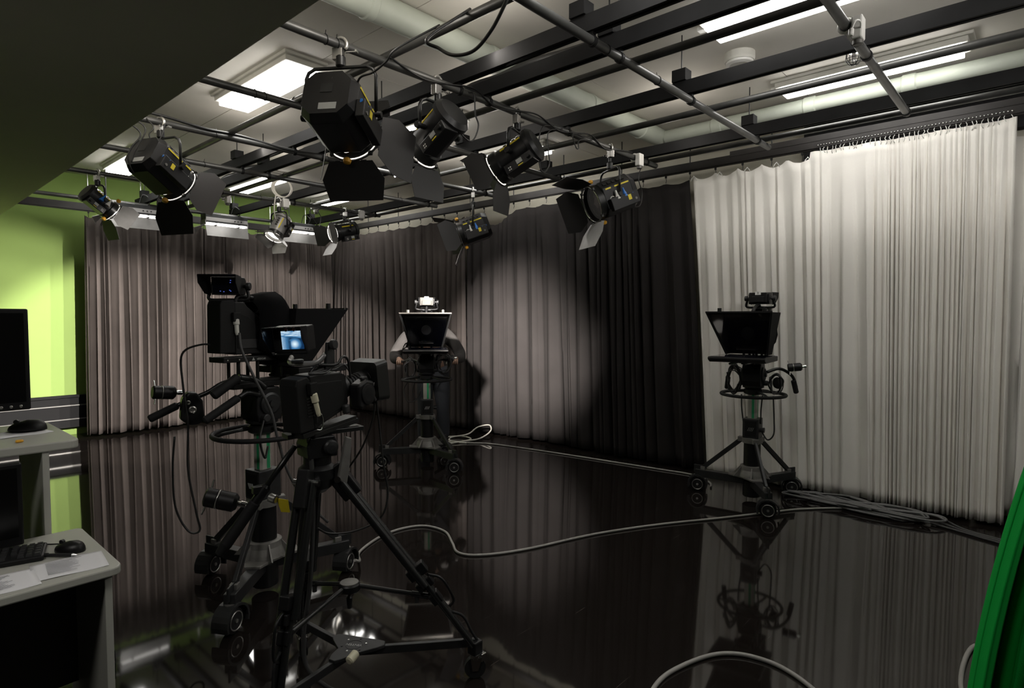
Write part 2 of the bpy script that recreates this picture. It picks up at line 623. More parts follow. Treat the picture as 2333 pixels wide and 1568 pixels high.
for x, y, lb in (
        (2.29, 4.71, 'wide ceiling light panel beside the sloping dark soffit, crossed by a pipe'),
        (2.32, 8.18, 'ceiling light panel behind the big black lamp at the left'),
        (3.77, 1.08, 'bright ceiling light panel at the top right edge above the white clamp'),
        (3.81, 4.71, 'ceiling light panel behind the middle of the rig, seen under the black round lamps'),
        (3.83, 8.16, 'double strip ceiling light over the softlights, split by a pipe'),
        (5.145, 1.08, 'long ceiling light panel above the gathered white curtain'),
        (5.14, 4.71, 'ceiling light panel at the far right behind the round black lamps'),
        (5.15, 8.14, 'narrow ceiling light panel nearest the back corner of the room'),
        (2.33, 1.10, 'ceiling light panel over the viewer, above the frame')):
    ceiling_light(x, y, lb)

t = thing('smoke_detector', 'round white smoke detector on the ceiling below the top right light', 'detector', (4.36, 1.72, ZC))
MB().lathe((0, 0, 0), (0, 0, -1), [(.105, 0), (.105, .045), (.10, .06)], 28).build('base', 'offwhite', t)
MB().lathe((0, 0, -.055), (0, 0, -1), [(.095, 0), (.092, .02), (.07, .03), (.065, .027)], 28).build('cover', 'white', t)
for x, y, lb in ((4.88, 1.10, 'sprinkler in a wire cage on the ceiling near the long right light'), (4.55, 7.95, 'sprinkler in a wire cage on the ceiling above the softlights')):
    t = thing('ceiling_sprinkler', lb, 'sprinkler', (x, y, ZC))
    MB().lathe((0, 0, 0), (0, 0, -1), [(.03, 0), (.03, .01), (.012, .012), (.012, .05), (.02, .052), (.02, .058)], 14).build('head', 'bright', t)
    mb = MB()
    for k in range(8):
        a = k * math.pi / 4
        mb.tube([(.05 * math.cos(a), .05 * math.sin(a), 0), (.055 * math.cos(a), .055 * math.sin(a), -.05), (.03 * math.cos(a), .03 * math.sin(a), -.085), (0, 0, -.09)], .0025, 5)
    mb.ring((0, 0, -.05), (0, 0, 1), .055, .0025, 20, 5)
    mb.build('cage', 'dark', t)

# ventilation ducts
M['duct'] = mat('pale_duct_paint', (.50, .54, .47), .55, bump=.02, vary=.06)
t = thing('ventilation_duct', 'thick pale green ventilation duct running across the ceiling boards', 'duct', (0, 2.95, 3.345))
mb = MB().cyl((1.25, 0, 0), (5.62, 0, 0), .085, seg=24)
mb.build('pipe', 'duct', t)
for x in (2.05, 3.05, 4.25, 5.1, 5.6):
    MB().lathe((x - .03, 0, 0), (1, 0, 0), [(.085, 0), (.092, .01), (.092, .05), (.085, .06)], 24).build('collar', 'duct', t)
t = thing('ventilation_duct', 'slim pale duct running along the right wall above the white curtain', 'duct', (5.46, 0, 3.33))
MB().cyl((0, 2.87, 0), (0, -3.1, 0), .062, seg=20).build('pipe', 'duct', t)
for y in (2.4, 1.6, .9, .1):
    MB().lathe((0, y, 0), (0, -1, 0), [(.062, 0), (.07, .01), (.07, .09), (.062, .1)], 20).build('collar', 'duct', t)

# ------------------------------------------------------------------ pipe grid
PR = .024
ZP = 3.0
GY = [.80, 1.83, 2.85, 3.87, 4.96, 5.99, 7.15]
GXE = [5.08, 5.30, 5.22, 5.14, 5.28, 5.18, 5.12]
BX = [2.66, 2.93, 3.82, 5.04]
names = ['nearest the right frame edge', 'second from the right frame edge', 'that carries the two round black lamps',
         'behind the first big lamp', 'that carries the big left lamp', 'next in front of the softlight row', 'over the softlights']
for y, xe, nm in zip(GY, GXE, names):
    t = thing('lighting_pipe', 'grey cross pipe of the lighting grid, the one ' + nm, 'pipe', (1.19, y, ZP), 0, 'cross pipes of the lighting grid')
    MB().cyl((0, 0, 0), (xe - 1.19, 0, 0), PR, seg=16, cap=False).lathe((xe - 1.19, 0, 0), (1, 0, 0), [(PR, 0), (PR * .8, .0), (PR * .8, -.03)], 16).build('tube', 'pipe', t)
    for bx in BX:
        mb = MB().lathe((bx - 1.19 - .012, 0, 0), (1, 0, 0), [(PR, 0), (PR + .006, 0), (PR + .006, .024), (PR, .024)], 14, cap=False)
        mb.bar((bx - 1.19, 0, PR), (bx - 1.19, 0, .045), .028, .028)
        mb.build('pipe_clamp', 'matte', t)
    for k in range(3):
        xx = rnd.uniform(.4, xe - 1.6)
        MB().ring((xx, 0, 0), (1, 0, .2), PR + .002, .0025, 14, 5).tube([(xx, 0, PR), (xx + .01, .01, PR + .03)], .002, 4).build('cable_tie', 'black', t)
for x, nm, ya, yb in ((2.12, 'nearest the dark soffit', -1.5, 7.3), (3.13, 'second from the dark soffit', -1.5, 9.0), (4.19, 'under the middle row of lights', -1.5, 7.4), (5.2, 'closest to the right wall', -1.5, 8.6)):
    t = thing('lighting_pipe', 'grey long pipe of the lighting grid, the one ' + nm, 'pipe', (x, ya, ZP + 2 * PR), 0, 'long pipes of the lighting grid')
    MB().cyl((0, 0, 0), (0, yb - ya, 0), PR, seg=16, cap=False).lathe((0, yb - ya, 0), (0, 1, 0), [(PR, 0), (PR * .8, 0), (PR * .8, -.03)], 16).build('tube', 'pipe', t)
    for y in (1.83, 3.87, 5.99):
        MB().ring((0, y - ya + .05, 0), (0, 1, .1), PR + .002, .003, 14, 5).build('cable_tie', 'black', t)

for x, nm in zip(BX, ('first from the soffit', 'with the thick cable bundle', 'third, over the middle of the room', 'closest to the right wall')):
    t = thing('ceiling_beam', 'black steel support beam under the ceiling, the one ' + nm, 'beam', (x, -2, 3.045), 0, 'black support beams')
    L = 9.0 + 2 if nm[0] != 'f' else 11.2
    mb = MB()
    for sx in (-1, 1):
        mb.box((sx * .026, L / 2, .045), (.006, L, .09))
    mb.box((0, L / 2, .087), (.052, L, .006))
    for sx in (-1, 1):
        mb.box((sx * .019, L / 2, .003), (.014, L, .006))
    mb.build('channel', 'beam', t)
    for y in (1.9, 4.05, 6.1, 8.9):
        MB().box((0, y + 2, .130), (.09, .10, .08)).build('mounting_block', 'beam', t, .003)
        MB().cyl((0, y + 2, .16), (0, y + 2, ZC - 3.045 + .004), .0045, seg=6).build('threaded_rod', 'dark', t)
        MB().box((.029, y + 2.13, .04), (.002, .035, .02)).build('paper_mark', 'white', t)
    if 'bundle' in nm:
        p = [(.01, 2 + q, .085 + .02 * math.sin(3.1 * q) + .01 * math.sin(11 * q)) for q in [-1 + .25 * k for k in range(40)]]
        MB().tube(smooth_path(p, 3), .03, 8).tube([(a[0] + .03, a[1] + .03, a[2] + .02 * math.sin(5 * a[1])) for a in smooth_path(p, 3)], .012, 6).build('cable_bundle', 'bcable', t)

# ------------------------------------------------------------------ curtain tracks with their hooks
M['track'] = mat('dark_curtain_track', (.03, .027, .026), .45, .3, vary=.3)


def hook(mb, x, y, z, n):
    mb.box((x, y, z - .012), (.016, .016, .024)).tube([(x, y, z - .02), (x + n[0] * .012, y + n[1] * .012, z - .045), (x, y, z - .075)], .003, 5)


t = thing('curtain_track', 'black curtain track on the right wall, over the black and white curtains', 'curtain track', (XT, 0, 3.02))
MB().box((0, 3.6, .03), (.05, 11.6, .075)).box((0, 3.6, -.012), (.03, 11.6, .012)).build('rail', 'track', t)
for k in range(30):
    y = 9.0 - k * .262
    if y < 1.5: break
    mb = MB(); hook(mb, 0, y, -.018, (1, 0)); mb.build('hook', 'black' if y > 2.62 else 'dark', t)
    if k % 3 == 0:
        MB().cyl((0, y, .065), (0, y, ZC - 3.02 + .004), .006, seg=8).build('hanger_rod', 'dark', t)
MB().box((-.027, 1.2, .075), (.004, 2.2, .05)).build('splice_plate', 'track', t)
for k in range(58):
    y = 1.53 - k * .0225
    MB().ball((-.030, y, .012), .0065, 8, 5).build('glider', 'bright', t)
for k in range(40):
    y = 1.52 - k * .0325 + rnd.uniform(-.006, .006)
    a = rnd.uniform(.02, .035)
    MB().tube([(-.02, y, -.01), (-.035, y + rnd.uniform(-.01, .01), -.03), (-.03, y + rnd.uniform(-.015, .015), -.055), (-.015, y, -.075)], .0028, 5).build('tie_tape', 'white', t)
for k in range(5):
    y = 2.66 - k * .262
    mb = MB()
    for q in (-1, 1):
        mb.tube([(-.02, y, -.075), (-.03, y + q * .02, -.095), (-.025, y + q * .03, -.12), (-.028, y + q * .012, -.09), (-.02, y, -.07)], .0028, 5)
    mb.build('tie_bow', 'white', t)

t = thing('curtain_track', 'dark curtain track along the green back wall, over the long curtain', 'curtain track', (0, YT, 2.93))
MB().box((2.1, 0, .03), (7.0, .05, .085)).box((2.1, 0, -.018), (7.0, .03, .012)).build('rail', 'track', t)
for k in range(18):
    x = 2.1 + k * .2
    mb = MB(); hook(mb, x, 0, -.02, (0, 1)); mb.build('hook', 'black', t)
    if k % 3 == 0:
        MB().cyl((x, 0, .07), (x, 0, ZC - 2.93 + .004), .007, seg=8).build('hanger_rod', 'bright', t)
t = thing('lighting_pipe', 'brown grey pipe along the back wall, carrying the softlights', 'pipe', (1.19, 8.75, 3.0))
MB().cyl((-1.5, 0, 0), (4.1, 0, 0), PR, seg=14).build('tube', 'pipe', t)
for x in (-.2, 1.0, 2.2, 3.4):
    MB().cyl((x, 0, 0), (x, 0, ZC - 3.0 + .004), .007, seg=8).build('hanger_rod', 'dark', t)


# ------------------------------------------------------------------ lamps
def clamp(t, drop):
    mb = MB()
    mb.ring((0, 0, 0), (1, 0, 0), PR + .012, .011, 18, 7, -.6, 3.9)
    mb.box((0, .012, -.05), (.04, .055, .06))
    mb.build('hook_clamp', 'alu', t, .003)
    MB().cyl((0, -.03, -.04), (0, -.085, -.04), .005, seg=8).box((0, -.09, -.04), (.03, .008, .012)).build('clamp_bolt', 'bright', t)
    MB().cyl((0, 0, -.07), (0, 0, -drop), .012, seg=12).lathe((0, 0, -drop + .045), (0, 0, -1), [(.018, 0), (.026, .01), (.026, .055), (.018, .065)], 14).build('spigot', 'satin', t)


def leaf(mb, h0, h1, out, l, flare=.46, end=.26, t=.0025):
    """one barn door: hinge edge h0-h1, reaching l along out"""
    h0, h1, out = V(h0), V(h1), V(out).normalized()
    e = (h1 - h0)
    a = e.normalized() * e.length
    pts = [h0, h1, h1 + a * flare * .5 + out * l * .45, h1 + a * end * .5 + out * l, h0 - a * end * .5 + out * l, h0 - a * flare * .5 + out * l * .45]
    mb.plate(pts, t)
    return mb


def fresnel(label, loc, yaw, tilt, kind, side=-1, doors=(35, 35, 35, 35), drop=.1, pivot=.32, scale=1.0, extra=None, leafmats=None, leaflen=None, group='studio spot lamps', body='lamphouse', lens='glow', yspan=None, beam=None, length=None):
    """lamp hung from a pipe at loc; the beam runs along local +X, tilted down. doors: opening angles top, bottom, left(+Y), right(-Y)"""
    t = thing('stage_lamp', label, 'lamp', loc, R(yaw), group)
    s = scale
    clamp(t, drop)
    Lb, W = (.31 * s, .34 * s) if kind == 'big' else (.27 * s, .25 * s)
    if length: Lb = length
    w2 = W / 2
    yw = (yspan or (w2 + .03 * s))
    # yoke: a bent tube from pivot to pivot
    zt, zp = -drop - .02, -pivot
    pts = [(0, yw, zp), (0, yw, zt - .05), (0, yw - .015, zt - .018), (0, yw - .05, zt), (0, -yw + .05, zt), (0, -yw + .015, zt - .018), (0, -yw, zt - .05), (0, -yw, zp)]
    MB().tube(pts, .011 * s, 9).build('yoke', 'satin', t)
    Tm = Matrix.Translation((0, 0, zp)) @ Matrix.Rotation(R(tilt), 4, 'Y')
    x0, x1 = -Lb * .55, Lb * .45

    def mb():
        m = MB(); m.T = Tm
        return m
    for q in (-1, 1):
        m = mb(); m.cyl((0, q * (w2 - .01), 0), (0, q * (yw + .012), 0), .016 * s, seg=12).cyl((0, q * (yw + .01), 0), (0, q * (yw + .03), 0), .024 * s, .02 * s, seg=10)
        m.build('tilt_knob', 'black', t)
    if kind == 'big':
        c = .07 * s
        oc = [(-w2 + c, -w2), (w2 - c, -w2), (w2, -w2 + c), (w2, w2 - c), (w2 - c, w2), (-w2 + c, w2), (-w2, w2 - c), (-w2, -w2 + c)]
        Mx = Matrix(((0, 0, 1, x0), (1, 0, 0, 0), (0, 1, 0, 0), (0, 0, 0, 1)))
        h = mb().prism(oc, x1 - x0, Mx).build('housing', body, t, .006)
        k = .82
        m = mb()
        v = [Mx @ V((a, b, 0)) for a, b in oc] + [Mx @ V((a * k, b * k, -.06 * s)) for a, b in oc]
        m.add(v, [(i, 8 + i, 8 + (i + 1) % 8, (i + 1) % 8) for i in range(8)] + [tuple(range(8, 16))])
        m.build('rear_cover', body, t, .004)
        mb().box((x0 - .061 * s, 0, .03 * s), (.003, .075 * s, .06 * s)).build('rating_plate', 'dark', t)
        mb().box((x0 - .058 * s, .02 * s * side, -.095 * s), (.006, .11 * s, .045 * s)).build('white_plate', 'label', t)
        # vents
        m = mb()
        for i in range(5):
            for q in (-1, 1):
                m.box((x0 + .06 * s + i * .05 * s, q * (w2 - .028 * s), w2 - .033 * s), (.03 * s, .03 * s, .004), Matrix.Rotation(-q * R(45), 3, 'X'))
        m.build('vent', 'dark', t)['kind'] = 'stuff'
        # igniter box low on one side
        m = mb().box((x0 + .14 * s, side * (w2 + .028 * s), -.075 * s), (.30 * s, .056 * s, .12 * s)); m.build('ballast_box', 'lamphouse', t, .005)
        mb().box((x0 + .09 * s, side * (w2 + .0575 * s), -.06 * s), (.034 * s, .003, .05 * s)).build('warning_label', 'yellow', t)
        mb().cyl((x0 - .01, side * (w2 + .03 * s), -.03 * s), (x0 + .05 * s, side * (w2 + .045 * s), -.03 * s), .013 * s, seg=10).build('blue_plug', 'blue', t)
        mb().cyl((x0 + .03 * s, side * (w2 + .056 * s), -.09 * s), (x0 + .03 * s, side * (w2 + .062 * s), -.09 * s), .012 * s, seg=12).build('switch_knob', 'grey', t)
        for q in (-1, 1):
            m = mb().box((x0 + .10 * s, q * (w2 + .0015), w2 - c - .012), (.16 * s, .003, .014 * s)).box((x0 + .25 * s, q * (w2 + .0015), w2 - c - .012), (.06 * s, .003, .014 * s))
            m.build('yellow_stripe', 'yellow', t)
            mb().ring((x0 + .24 * s, q * (w2 + .003), -.02 * s), (0, 1, 0), .022 * s, .005, 16, 6).box((x0 + .27 * s, q * (w2 + .003), -.02 * s), (.03 * s, .004, .008)).build('focus_knob', 'alu', t)
        rl = w2 * 1.02
    else:
        prof = [(w2 * .80, -.02 * s), (w2, .005), (w2, .035 * s), (w2 * .86, .04 * s), (w2 * .86, x1 - x0 - .01), (w2 * .95, x1 - x0)]
        mb().lathe((x0, 0, 0), (1, 0, 0), prof, 28).build('housing', body, t)
        m = mb()
        for q in (-1, 1):
            a = R(35)
            m.box((x0 + .14 * s, q * w2 * .87 * math.cos(a), w2 * .87 * math.sin(a)), (.17 * s, .004, .016 * s), Matrix.Rotation(q * a, 3, 'X'))
        m.build('yellow_stripe', 'yellow', t)
        m = mb()
        for i in range(4):
            for q in (-1, 1):
                a = R(62)
                m.box((x0 + .08 * s + i * .035 * s, q * w2 * .865 * math.cos(a), w2 * .865 * math.sin(a)), (.022 * s, .03 * s, .006), Matrix.Rotation(q * (a - R(90)), 3, 'X'))
        m.build('vent', 'dark', t)['kind'] = 'stuff'
        mb().box((x0 + .13 * s, side * w2 * .55, -w2 * .80), (.22 * s, w2 * .9, w2 * .55)).build('ballast_box', 'lamphouse', t, .005)
        mb().box((x0 + .12 * s, side * (w2 * 1.0 + .001), -w2 * .74), (.045 * s, .003, .03 * s)).build('display_plate', 'label', t)
        mb().box((x0 + .12 * s, side * (w2 * 1.0 + .001), -w2 * .97), (.04 * s, .003, .007 * s)).build('warning_label', 'yellow', t)
        m = mb()
        for i in range(4):
            m.box((x0 + (.195 + .014 * (i % 2)) * s, side * (w2 * 1.0 + .001), -w2 * .78 - .016 * s * (i // 2)), (.008 * s, .003, .008 * s))
        m.build('socket_pin', 'white', t)
        mb().cyl((x0 + .05 * s, side * w2 * .98, -w2 * .8), (x0 + .05 * s, side * (w2 + .02), -w2 * .8), .014 * s, seg=12).build('focus_knob', 'black', t)
        rl = w2 * .95
    # lens tube, lens and its bright rim
    m = mb().lathe((x1, 0, 0), (1, 0, 0), [(rl * .97, 0), (rl, 0), (rl, .055 * s), (rl * .97, .055 * s), (rl * .97, 0)], 32, cap=False)
    m.build('lens_ring', 'satin', t)
    mb().lathe((x1 + .003, 0, 0), (1, 0, 0), [(rl * .94, 0), (rl * .94, .012), (rl * .75, .024), (rl * .4, .034), (0.001, .038)], 32, cap=False).build('lens', lens, t)
    mb().ring((x1 + .068 * s, 0, 0), (1, 0, 0), rl * 1.0, .006 * s, 36, 8).build('lens_rim', 'rimglow' if lens == 'glow' else 'bright', t)
    # barn doors
    xf = x1 + .075 * s
    fr = rl * 1.03
    m = mb()
    for a in range(4):
        ca, sa = math.cos(a * math.pi / 2 + math.pi / 4), math.sin(a * math.pi / 2 + math.pi / 4)
        m.box((xf - .006, ca * fr * 1.02, sa * fr * 1.02), (.016, .026 * s, .026 * s))
    m.lathe((xf - .01, 0, 0), (1, 0, 0), [(fr, 0), (fr * 1.06, 0), (fr * 1.06, .008), (fr, .008), (fr, 0)], 32, cap=False)
    m.build('door_frame', 'satin', t)
    hw = rl * .84
    ll = leaflen or (rl * 1.5,) * 4
    lm = leafmats or ('door',) * 4
    specs = (((xf, -hw, fr), (xf, hw, fr), V((1, 0, 0)), V((0, 0, 1))),
             ((xf, hw, -fr), (xf, -hw, -fr), V((1, 0, 0)), V((0, 0, -1))),
             ((xf, fr, hw), (xf, fr, -hw), V((1, 0, 0)), V((0, 1, 0))),
             ((xf, -fr, -hw), (xf, -fr, hw), V((1, 0, 0)), V((0, -1, 0))))
    for i, (h0, h1, f, o) in enumerate(specs):
        if doors[i] is None: continue
        a = R(doors[i])
        m = leaf(mb(), h0, h1, f * math.cos(a) + o * math.sin(a), ll[i])
        e = (V(h1) - V(h0))
        for k in (.2, .5, .8):
            m.cyl(V(h0) + e * (k - .06), V(h0) + e * (k + .06), .005 * s, seg=7)
        m.build('barn_door', lm[i], t)
    if beam:
        aim, pw_, ang, bl, sz = beam
        p = Matrix.Translation(V(loc)) @ Matrix.Rotation(R(yaw), 4, 'Z') @ Tm @ V((x1 + .062 * s, 0, 0))
        spot('lamp_beam', p, aim, pw_, ang, bl, sz)
    if extra: extra(t, mb, dict(x0=x0, x1=x1, w2=w2, s=s, rl=rl, xf=xf, side=side))
    return t


M['rimglow'] = mat('lens_rim_reflection', (.9, .88, .85), .35, emit=(1, .92, .84), estr=1.1)  # emission stands in for lamp light reflected along the rim


def amber_knob(t, mb, d):
    mb().lathe((d['xf'] - .05 * d['s'], 0, -d['rl'] * 1.1), (0, 0, -1), [(.012, 0), (.024, .012), (.020, .03), (.008, .034)], 12).build('amber_knob', 'amber', t)


def tri_knobs(t, mb, d):
    s = d['s']
    for x, m in ((d['x0'] + .20 * s, 'white'), (d['x0'] + .12 * s, 'blue')):
        mb().lathe((x, d['side'] * (d['w2'] + .03), .01), (0, 0, -1), [(.006, -.03), (.010, 0), (.026 * s, .035), (.026 * s, .045)], 12).build('control_cup', m, t)
    for z in (-1, 1):
        mb().lathe((d['xf'] - .05 * s, d['side'] * .04, z * d['rl'] * 1.06), (0, 0, z), [(.012, 0), (.022, .012), (.018, .03), (.008, .034)], 10).build('amber_knob', 'amber', t)


fresnel('biggest black studio lamp, seen from behind, nearest to the viewer at the top', (1.80, 2.85, ZP), 34, 19, 'big', -1,
        (70, 50, 30, 26), .10, .375, .86, amber_knob, leaflen=(.12, .22, .2, .27), length=.255, yspan=.195, beam=((5.66, 4.86, 1.25), 5600, 33, 1.0, .06))
M['refldark'] = mat('worn_black_flap', (.06, .056, .054), .35, .5, bump=.03)
fresnel('big black studio lamp at the left, hung from the pipe by the dark soffit', (1.60, 4.96, ZP), 24, 30, 'big', -1,
        (None, 48, 30, 22), .10, .345, .86, amber_knob, length=.25, yspan=.185, leafmats=('door', 'door', 'door', 'refldark'), leaflen=(.1, .25, .2, .2), beam=((4.1, 4.9, 1.3), 110, 26, .8, .05))
fresnel('round black lamp with a yellow stripe, just right of the biggest lamp', (2.48, 2.85, ZP), 95, 33, 'round', 1,
        (8, 62, 20, 40), .11, .30, 1.0, leaflen=(.17, .20, .14, .19), beam=((2.7, 9.2, .58), 2450, 35, .4, .012))
fresnel('round black lamp in the middle of the ceiling, second right of the biggest lamp', (3.22, 2.85, ZP), 108, 27, 'round', 1,
        (12, 60, 20, 36), .11, .30, 1.0, leaflen=(.17, .20, .14, .19), beam=((4.5, 9.2, .6), 2200, 35, .4, .012))
M['glowdim'] = mat('dim_lit_lens', (.03, .03, .032), .10, emit=(1, .93, .85), estr=.012)
fresnel('black lamp with an open bright ring, left of the white curtain edge', (4.42, 2.85, ZP), 150, 22, 'big', 1,
        (30, 44, None, 34), .16, .42, .88, tri_knobs, leafmats=('door', 'refl', 'door', 'door'), leaflen=(.24, .24, .2, .2), lens='glowdim', beam=((1.1, 9.5, .95), 1050, 31, .4, .012))
fresnel('black lamp with white and blue cups, in front of the far black curtain', (4.84, 4.96, ZP), 134, 20, 'big', 1,
        (28, 50, 24, 45), .16, .44, .84, tri_knobs, leafmats=('door', 'refl', 'door', 'door'), leaflen=(.24, .22, .2, .2), lens='glowdim', beam=((1.2, 9.4, .9), 480, 31, .4, .012))
fresnel('small cylindrical lamp with white and blue cups at the far left by the green wall', (1.72, 7.15, ZP), 12, 36, 'round', -1,
        (None, 35, 60, 20), .11, .28, .85, tri_knobs, leafmats=('door', 'door', 'door', 'refl'), leaflen=(.1, .2, .12, .16), body='lamphouse')
fresnel('small silver lamp under the white cable coil, tilted down', (3.62, 7.15, ZP), 195, 58, 'round', 1,
        (60, 25, 40, 40), .12, .32, .88, leafmats=('refl',) * 4, leaflen=(.09, .13, .09, .09), body='silver')
fresnel('small grey lamp with a glowing open lens, near the back corner', (4.55, 7.15, ZP), 176, 14, 'round', 1,
        (None, 45, 40, 62), .11, .28, 1.0, leafmats=('refl', 'refl', 'refl', 'door'), leaflen=(.1, .2, .2, .2), body='dark')


def softlight(label, x, y, z, w=.58):
    t = thing('softlight', label, 'softlight', (x, y, z), 0, 'fluorescent softlights')
    MB().box((0, 0, .06), (w, .17, .12)).build('housing', 'dark', t, .006)
    MB().box((0, -.088, .045), (w * .99, .006, .05)).build('front_band', 'silver', t, .002)
    m = MB()
    for k in range(3): m.cyl((w * .18 + k * .045, -.09, .045), (w * .18 + k * .045, -.098, .045), .009, seg=10)
    m.build('control_knob', 'dark', t)
    MB().box((-.02, -.03, .124), (.09, .03, .006)).build('top_label', 'white', t)
    for k in (-1, 0, 1):
        MB().cyl((-w / 2 + .02, -.045 + k * .04, -.018), (w / 2 - .02, -.045 + k * .04, -.018), .015, seg=12).build('lamp_tube', 'tube', t)
    for xx in (-w * .26, w * .28):
        MB().box((xx, -.03, -.016), (.022, .13, .042)).build('tube_clip', 'black', t)
    for sx in (-1, 1):
        MB().box((sx * w / 2, 0, .0), (.008, .17, .07)).build('end_plate', 'silver', t)
    MB().plate([(-w / 2, -.075, -.042), (w / 2, -.075, -.042), (w / 2 - .005, -.115, -.19), (-w / 2 + .005, -.115, -.19)], .003).build('lower_flap', 'refl', t)
    MB().plate([(-w / 2, .085, -.03), (-w / 2, -.07, -.03), (-w / 2 - .16, -.10, -.10), (-w / 2 - .10, .02, -.16)], .003).build('side_flap', 'refl', t)
    for xx in (-.12, .12):
        MB().cyl((xx, .02, .12), (xx, .02, 3.0 - z - PR * .6), .006, seg=8).build('hanger', 'bright', t)
    MB().tube(smooth_path([(w * .3, -.05, .12), (w * .33, -.08, .2), (w * .22, -.02, .26), (w * .15, .01, 3.0 - z)], 6), .006, 6).build('lead', 'bcable', t)


for px, py, lb in ((300, 488, 'fluorescent softlight with silver flap, left of the three over the curtain'),
                   (512, 512, 'fluorescent softlight with silver flap, middle of the three over the curtain'),
                   (675, 527, 'fluorescent softlight with silver flap, right of the three over the curtain')):
    q = at_y(px, py, 8.73)
    softlight(lb, q.x, 8.73, q.z)
# ------------------------------------------------------------------ television cameras
M['screen_dark'] = mat('dark_glass_screen', (.004, .005, .012), .08, spec=.7)
M['greenstrip'] = mat('green_column_strip', (.02, .30, .12), .5)
M['column'] = mat('column_aluminium', (.50, .48, .44), .35, .35, bump=.03, bscale=80, stretch=(12, 12, 1))
M['hood'] = mat('prompter_hood_cloth', (.010, .010, .0105), .9, bump=.3, bscale=300, spec=.15)
M['prompter_glass'] = mat('prompter_glass', (.9, .9, .9), .02, trans=1.0, ior=1.5)
M['jacket'] = mat('dark_grey_jacket', (.05, .046, .044), .9, bump=.4, bscale=160, vary=.2)
M['jeans'] = mat('dark_jeans', (.028, .031, .038), .9, bump=.3, bscale=300, vary=.2)
M['skin'] = mat('skin', (.42, .26, .19), .55)
M['hair'] = mat('dark_hair', (.03, .022, .018), .7, bump=.5, bscale=120)
M['red'] = mat('pale_red_lamp', (.55, .22, .20), .4)
M['litcover'] = mat('lit_black_plastic', (.045, .040, .034), .5)  # black plastic, colour raised for the lamp beam that hits it
M['knob'] = mat('black_knob', (.02, .02, .021), .45)


def text(name, s, size, Mx, m, parent, ext=.0006):
    c = bpy.data.curves.new(name, 'FONT')
    c.body = s
    c.size = size
    c.extrude = ext
    c.align_x = 'CENTER'
    c.align_y = 'CENTER'
    tmp = bpy.data.objects.new('tmp_text', c)
    COL.objects.link(tmp)
    dg = bpy.context.evaluated_depsgraph_get()
    me = bpy.data.meshes.new_from_object(tmp.evaluated_get(dg))
    bpy.data.objects.remove(tmp)
    me.transform(Mx)
    me.materials.clear()
    me.materials.append(M[m])
    o = bpy.data.objects.new(name, me)
    COL.objects.link(o)
    o.parent = parent
    return o


def basis(x, y, loc):
    """matrix that lays text with its reading direction along x and its up along y"""
    x, y = V(x).normalized(), V(y).normalized()
    z = x.cross(y)
    m = Matrix((x, y, z)).transposed().to_4x4()
    m.translation = V(loc)
    return m


def rb(poly, y0, y1):
    """matrix for a side outline (x, z) pulled from y0 to y1"""
    return Matrix(((1, 0, 0, 0), (0, 0, 1, y0), (0, 1, 0, 0), (0, 0, 0, 1)))


def side(mb, poly, y0, y1):
    n = len(poly)
    vs = [V((x, y0, z)) for x, z in poly] + [V((x, y1, z)) for x, z in poly]
    fs = [tuple(range(n)), tuple(range(n, 2 * n))[::-1]] + [((i + 1) % n, i, n + i, n + (i + 1) % n) for i in range(n)]
    return mb.add(vs, fs)


def wheel_part(t, c, ax, r=.062):
    """one castor: guard, dark wheel with a pale rim line on both faces"""
    c, ax = V(c), V(ax).normalized()
    fwd = V((-ax.y, ax.x, 0))
    mb = MB()
    outer = []
    for k in range(13):
        a = -.35 + (math.pi + .7) * k / 12
        outer.append((math.cos(a) * (r + .024), math.sin(a) * (r + .024)))
    inner = [(p[0] * .86, p[1] * .86) for p in outer]
    vs, fs = [], []
    for q in (-.045, .045):
        for p in outer + inner:
            vs.append(c + fwd * p[0] + V((0, 0, p[1])) + ax * q)
    n = 13
    for k in range(n - 1):
        fs.append((k, k + 1, 2 * n + k + 1, 2 * n + k))
        fs.append((n + k + 1, n + k, 3 * n + k, 3 * n + k + 1))
        for o in (0, 2 * n):
            fs.append((o + k, o + k + 1, o + n + k + 1, o + n + k))
    for k in (0, n - 1):
        fs.append((k, n + k, 3 * n + k, 2 * n + k))
    mb.add(vs, fs, False)
    g = mb.build('wheel_guard', 'dark', t)
    w_ = MB().lathe(c - ax * .03, ax, [(r * .8, 0), (r, .008), (r, .052), (r * .8, .06)], 24).build('wheel', 'rubber', g)
    for q in (-1, 1):
        mb = MB().ring(c + ax * (.031 * q), ax, r * .72, .0035, 24, 6)
        mb.cyl(c + ax * (.029 * q), c + ax * (.036 * q), .010, seg=10)
        mb.build('wheel_rim', 'alu', g)
    return g


